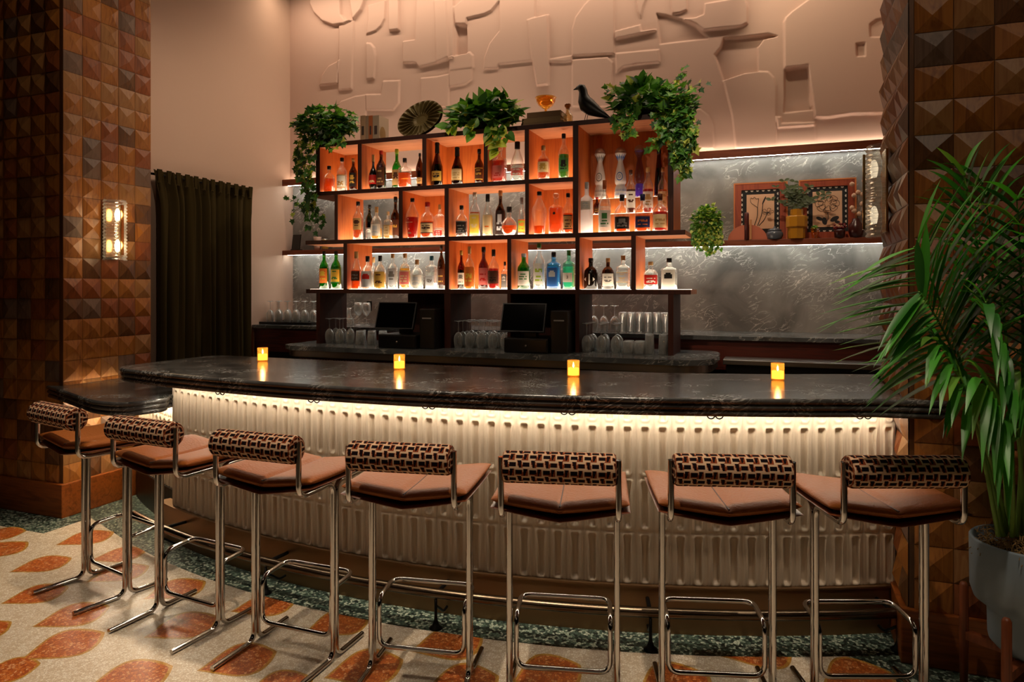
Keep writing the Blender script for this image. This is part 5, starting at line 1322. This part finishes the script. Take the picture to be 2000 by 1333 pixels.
sconce((QXL-.018, 3.60, 1.945), math.pi, 'ribbed glass sconce on the right tiled pillar behind the palm', .12, M_bulbd)

# ================================================================== PALM
pc = AZ(2004, 1060, .60); pc = Vector((.835, 2.92, 0))
st = thing('plant_stand', 'wooden plant stand under the blue grey pot', 'stand', (pc.x, pc.y, 0), R(12))
M_stand = wood('stand_wood', '#5a2a14', '#7c3f1f', .45, 'Z')
for k in range(4):
    a = math.pi/4+k*math.pi/2
    MB().lathe([(0, 0), (.013, 0), (.016, .2), (.015, .385), (.010, .395), (0, .396)], 12).build('leg', M_stand, st, (.205*math.cos(a), .205*math.sin(a), 0))
for k in range(2):
    a = math.pi/4+k*math.pi/2; d = Vector((math.cos(a), math.sin(a), 0)); n = Vector((-d.y, d.x, 0))
    MB().obox((0, 0, .20+.001*k), d*.195, n*.013, (0, 0, .016-.0005*k)).build('crossbar', M_stand, st)
po = thing('potted_palm', 'tall palm in a blue grey two tier pot at the right pillar', 'plant', (pc.x, pc.y, .2185))
M_pot = plain('blue_grey_pot', '#76848f', .5, bump=.1, bscale=20)
MB().lathe([(0, 0), (.09, 0), (.118, .03), (.122, .05), (.124, .135), (.13, .15), (.165, .175), (.176, .21), (.178, .385), (.172, .392), (.164, .385), (.162, .33), (0, .325)], 40).build('pot', M_pot, po)
rnd = random.Random(12); ms = MB()
for k in range(420):
    a = rnd.uniform(0, 6.283); r_ = .158*math.sqrt(rnd.random()); z = .34+rnd.uniform(0, .055)+.03*(1-r_/.16); L = rnd.uniform(.02, .06); b = rnd.uniform(0, 6.283)
    p0 = Vector((r_*math.cos(a), r_*math.sin(a), z)); q = p0+Vector((L*math.cos(b), L*math.sin(b), rnd.uniform(-.02, .02)))
    if math.hypot(q.x, q.y) > .175: q.z = z-.02
    ms.tube([p0, (p0+q)/2+Vector((0, 0, rnd.uniform(.0, .018))), q], .0014, 4, 0, False)
ms.build('coir_mulch', plain('coir', '#8a6a3c', .95), po)
MB().lathe([(0, .36), (.10, .355), (.158, .335)], 24).build('soil', plain('soil', '#2a1c10', .95), po)
PG = [leaf_mat('palm_leaf', '#3f8a26'), leaf_mat('palm_leaf_dark', '#28641f'), leaf_mat('palm_leaf_pale', '#5d8a30')]
M_cane = leaf_mat('palm_cane', '#6f9036')
def blade(mb, p, d, droop, L, w, mi):
    d = Vector(d).normalized(); s = d.cross(Vector((0, 0, 1))); s = s.normalized() if s.length > .05 else Vector((1, 0, 0)); n = s.cross(d)
    vs = []; K = 6
    for i in range(K+1):
        t = i/K; c = Vector(p)+d*L*t+Vector((0, 0, -droop*L*t*t)); ww = w*(math.sin(math.pi*min(1, t*.85+.12)))**.7*(1-t**6)
        vs += [c-s*ww+n*ww*.35, c, c+s*ww+n*ww*.35]
    fs = []
    for i in range(K):
        o = i*3; fs += [(o, o+1, o+4, o+3), (o+1, o+2, o+5, o+4)]
    mb.add(vs, fs, mi, True)
O = Vector(po.location)
def frond(base, mid, tip, n, L, spread, droop, mats=(3, 2, 1), start=.42, seed=0, face=None):
    rnd = random.Random(seed); base, mid, tip = Vector(base), Vector(mid), Vector(tip)
    pts = []
    for i in range(25):
        t = i/24; pts.append(base*(1-t)**2+mid*2*t*(1-t)+tip*t*t)
    rb = MB(); rb.tube([p-O for p in pts], .0065, 7, 0, True, [1.25-.95*i/24 for i in range(25)])
    lf = MB()
    for k in range(n):
        t = start+(1-start)*(k+.5)/n; i = min(23, int(t*24)); f = t*24-i; p = pts[i].lerp(pts[i+1], f); tg = (pts[i+1]-pts[i]).normalized()
        side = tg.cross(Vector(face or (0, -.55, .83))).normalized(); ll = L*(.55+.45*math.sin(math.pi*min(1, (t-start)/(1-start)*.75+.2)))
        for sg in (-1, 1):
            d = tg*((.32+.25*(t-start)/(1-start)) if face else (.55+.55*(t-start)/(1-start)))+side*sg*spread+Vector((rnd.uniform(-.1, .1), rnd.uniform(-.1, .1), rnd.uniform(-.05, .18)))
            blade(lf, p-O, d, droop*rnd.uniform(.6, 1.4), ll*rnd.uniform(.85, 1.1), .0145, rnd.choices(range(3), mats)[0])
    fr_ = rb.build('frond', M_cane, po); lf.build('leaflets', PG, fr_)
def C(u, v, d):
    r = ray(u, v); return Vector((r[0]*d, r[1]*d, EYE+r[2]*d))
root = [C(1950+9*k, 1048, 2.40+.03*(k % 3)) for k in range(7)]
frond(root[0], C(1880, 640, 2.35), C(1785, 482, 2.2), 24, .42, .9, .16, seed=1, start=.5, face=(.2, -.9, .25))
frond(root[1], C(1890, 690, 2.4), C(1795, 570, 2.12), 18, .36, .9, .2, seed=2, start=.55, face=(.2, -.9, .3))
frond(root[2], C(1960, 720, 2.42), C(1880, 330, 2.38), 16, .30, .6, .25, (2, 3, 1), seed=3)
frond(root[3], C(1985, 640, 2.40), C(1915, 350, 2.40), 16, .34, .8, .35, (1, 4, 0), seed=4, start=.4)
frond(root[4], C(2010, 720, 2.36), C(1985, 380, 2.25), 17, .34, .8, .35, (2, 3, 1), seed=5)
frond(root[2], C(1925, 800, 2.3), C(1825, 660, 2.2), 12, .30, .85, .6, (4, 1, 1), seed=6, start=.55)
frond(root[5], C(2005, 800, 2.3), C(1925, 590, 2.1), 15, .32, .85, .5, (3, 2, 1), seed=7, start=.4)
frond(root[6], C(2060, 700, 2.3), C(2080, 420, 2.2), 16, .32, .8, .4, (2, 3, 1), seed=8)
frond(root[3], C(1990, 850, 2.2), C(1915, 735, 2.12), 10, .28, .8, .8, (4, 1, 2), seed=9, start=.5)
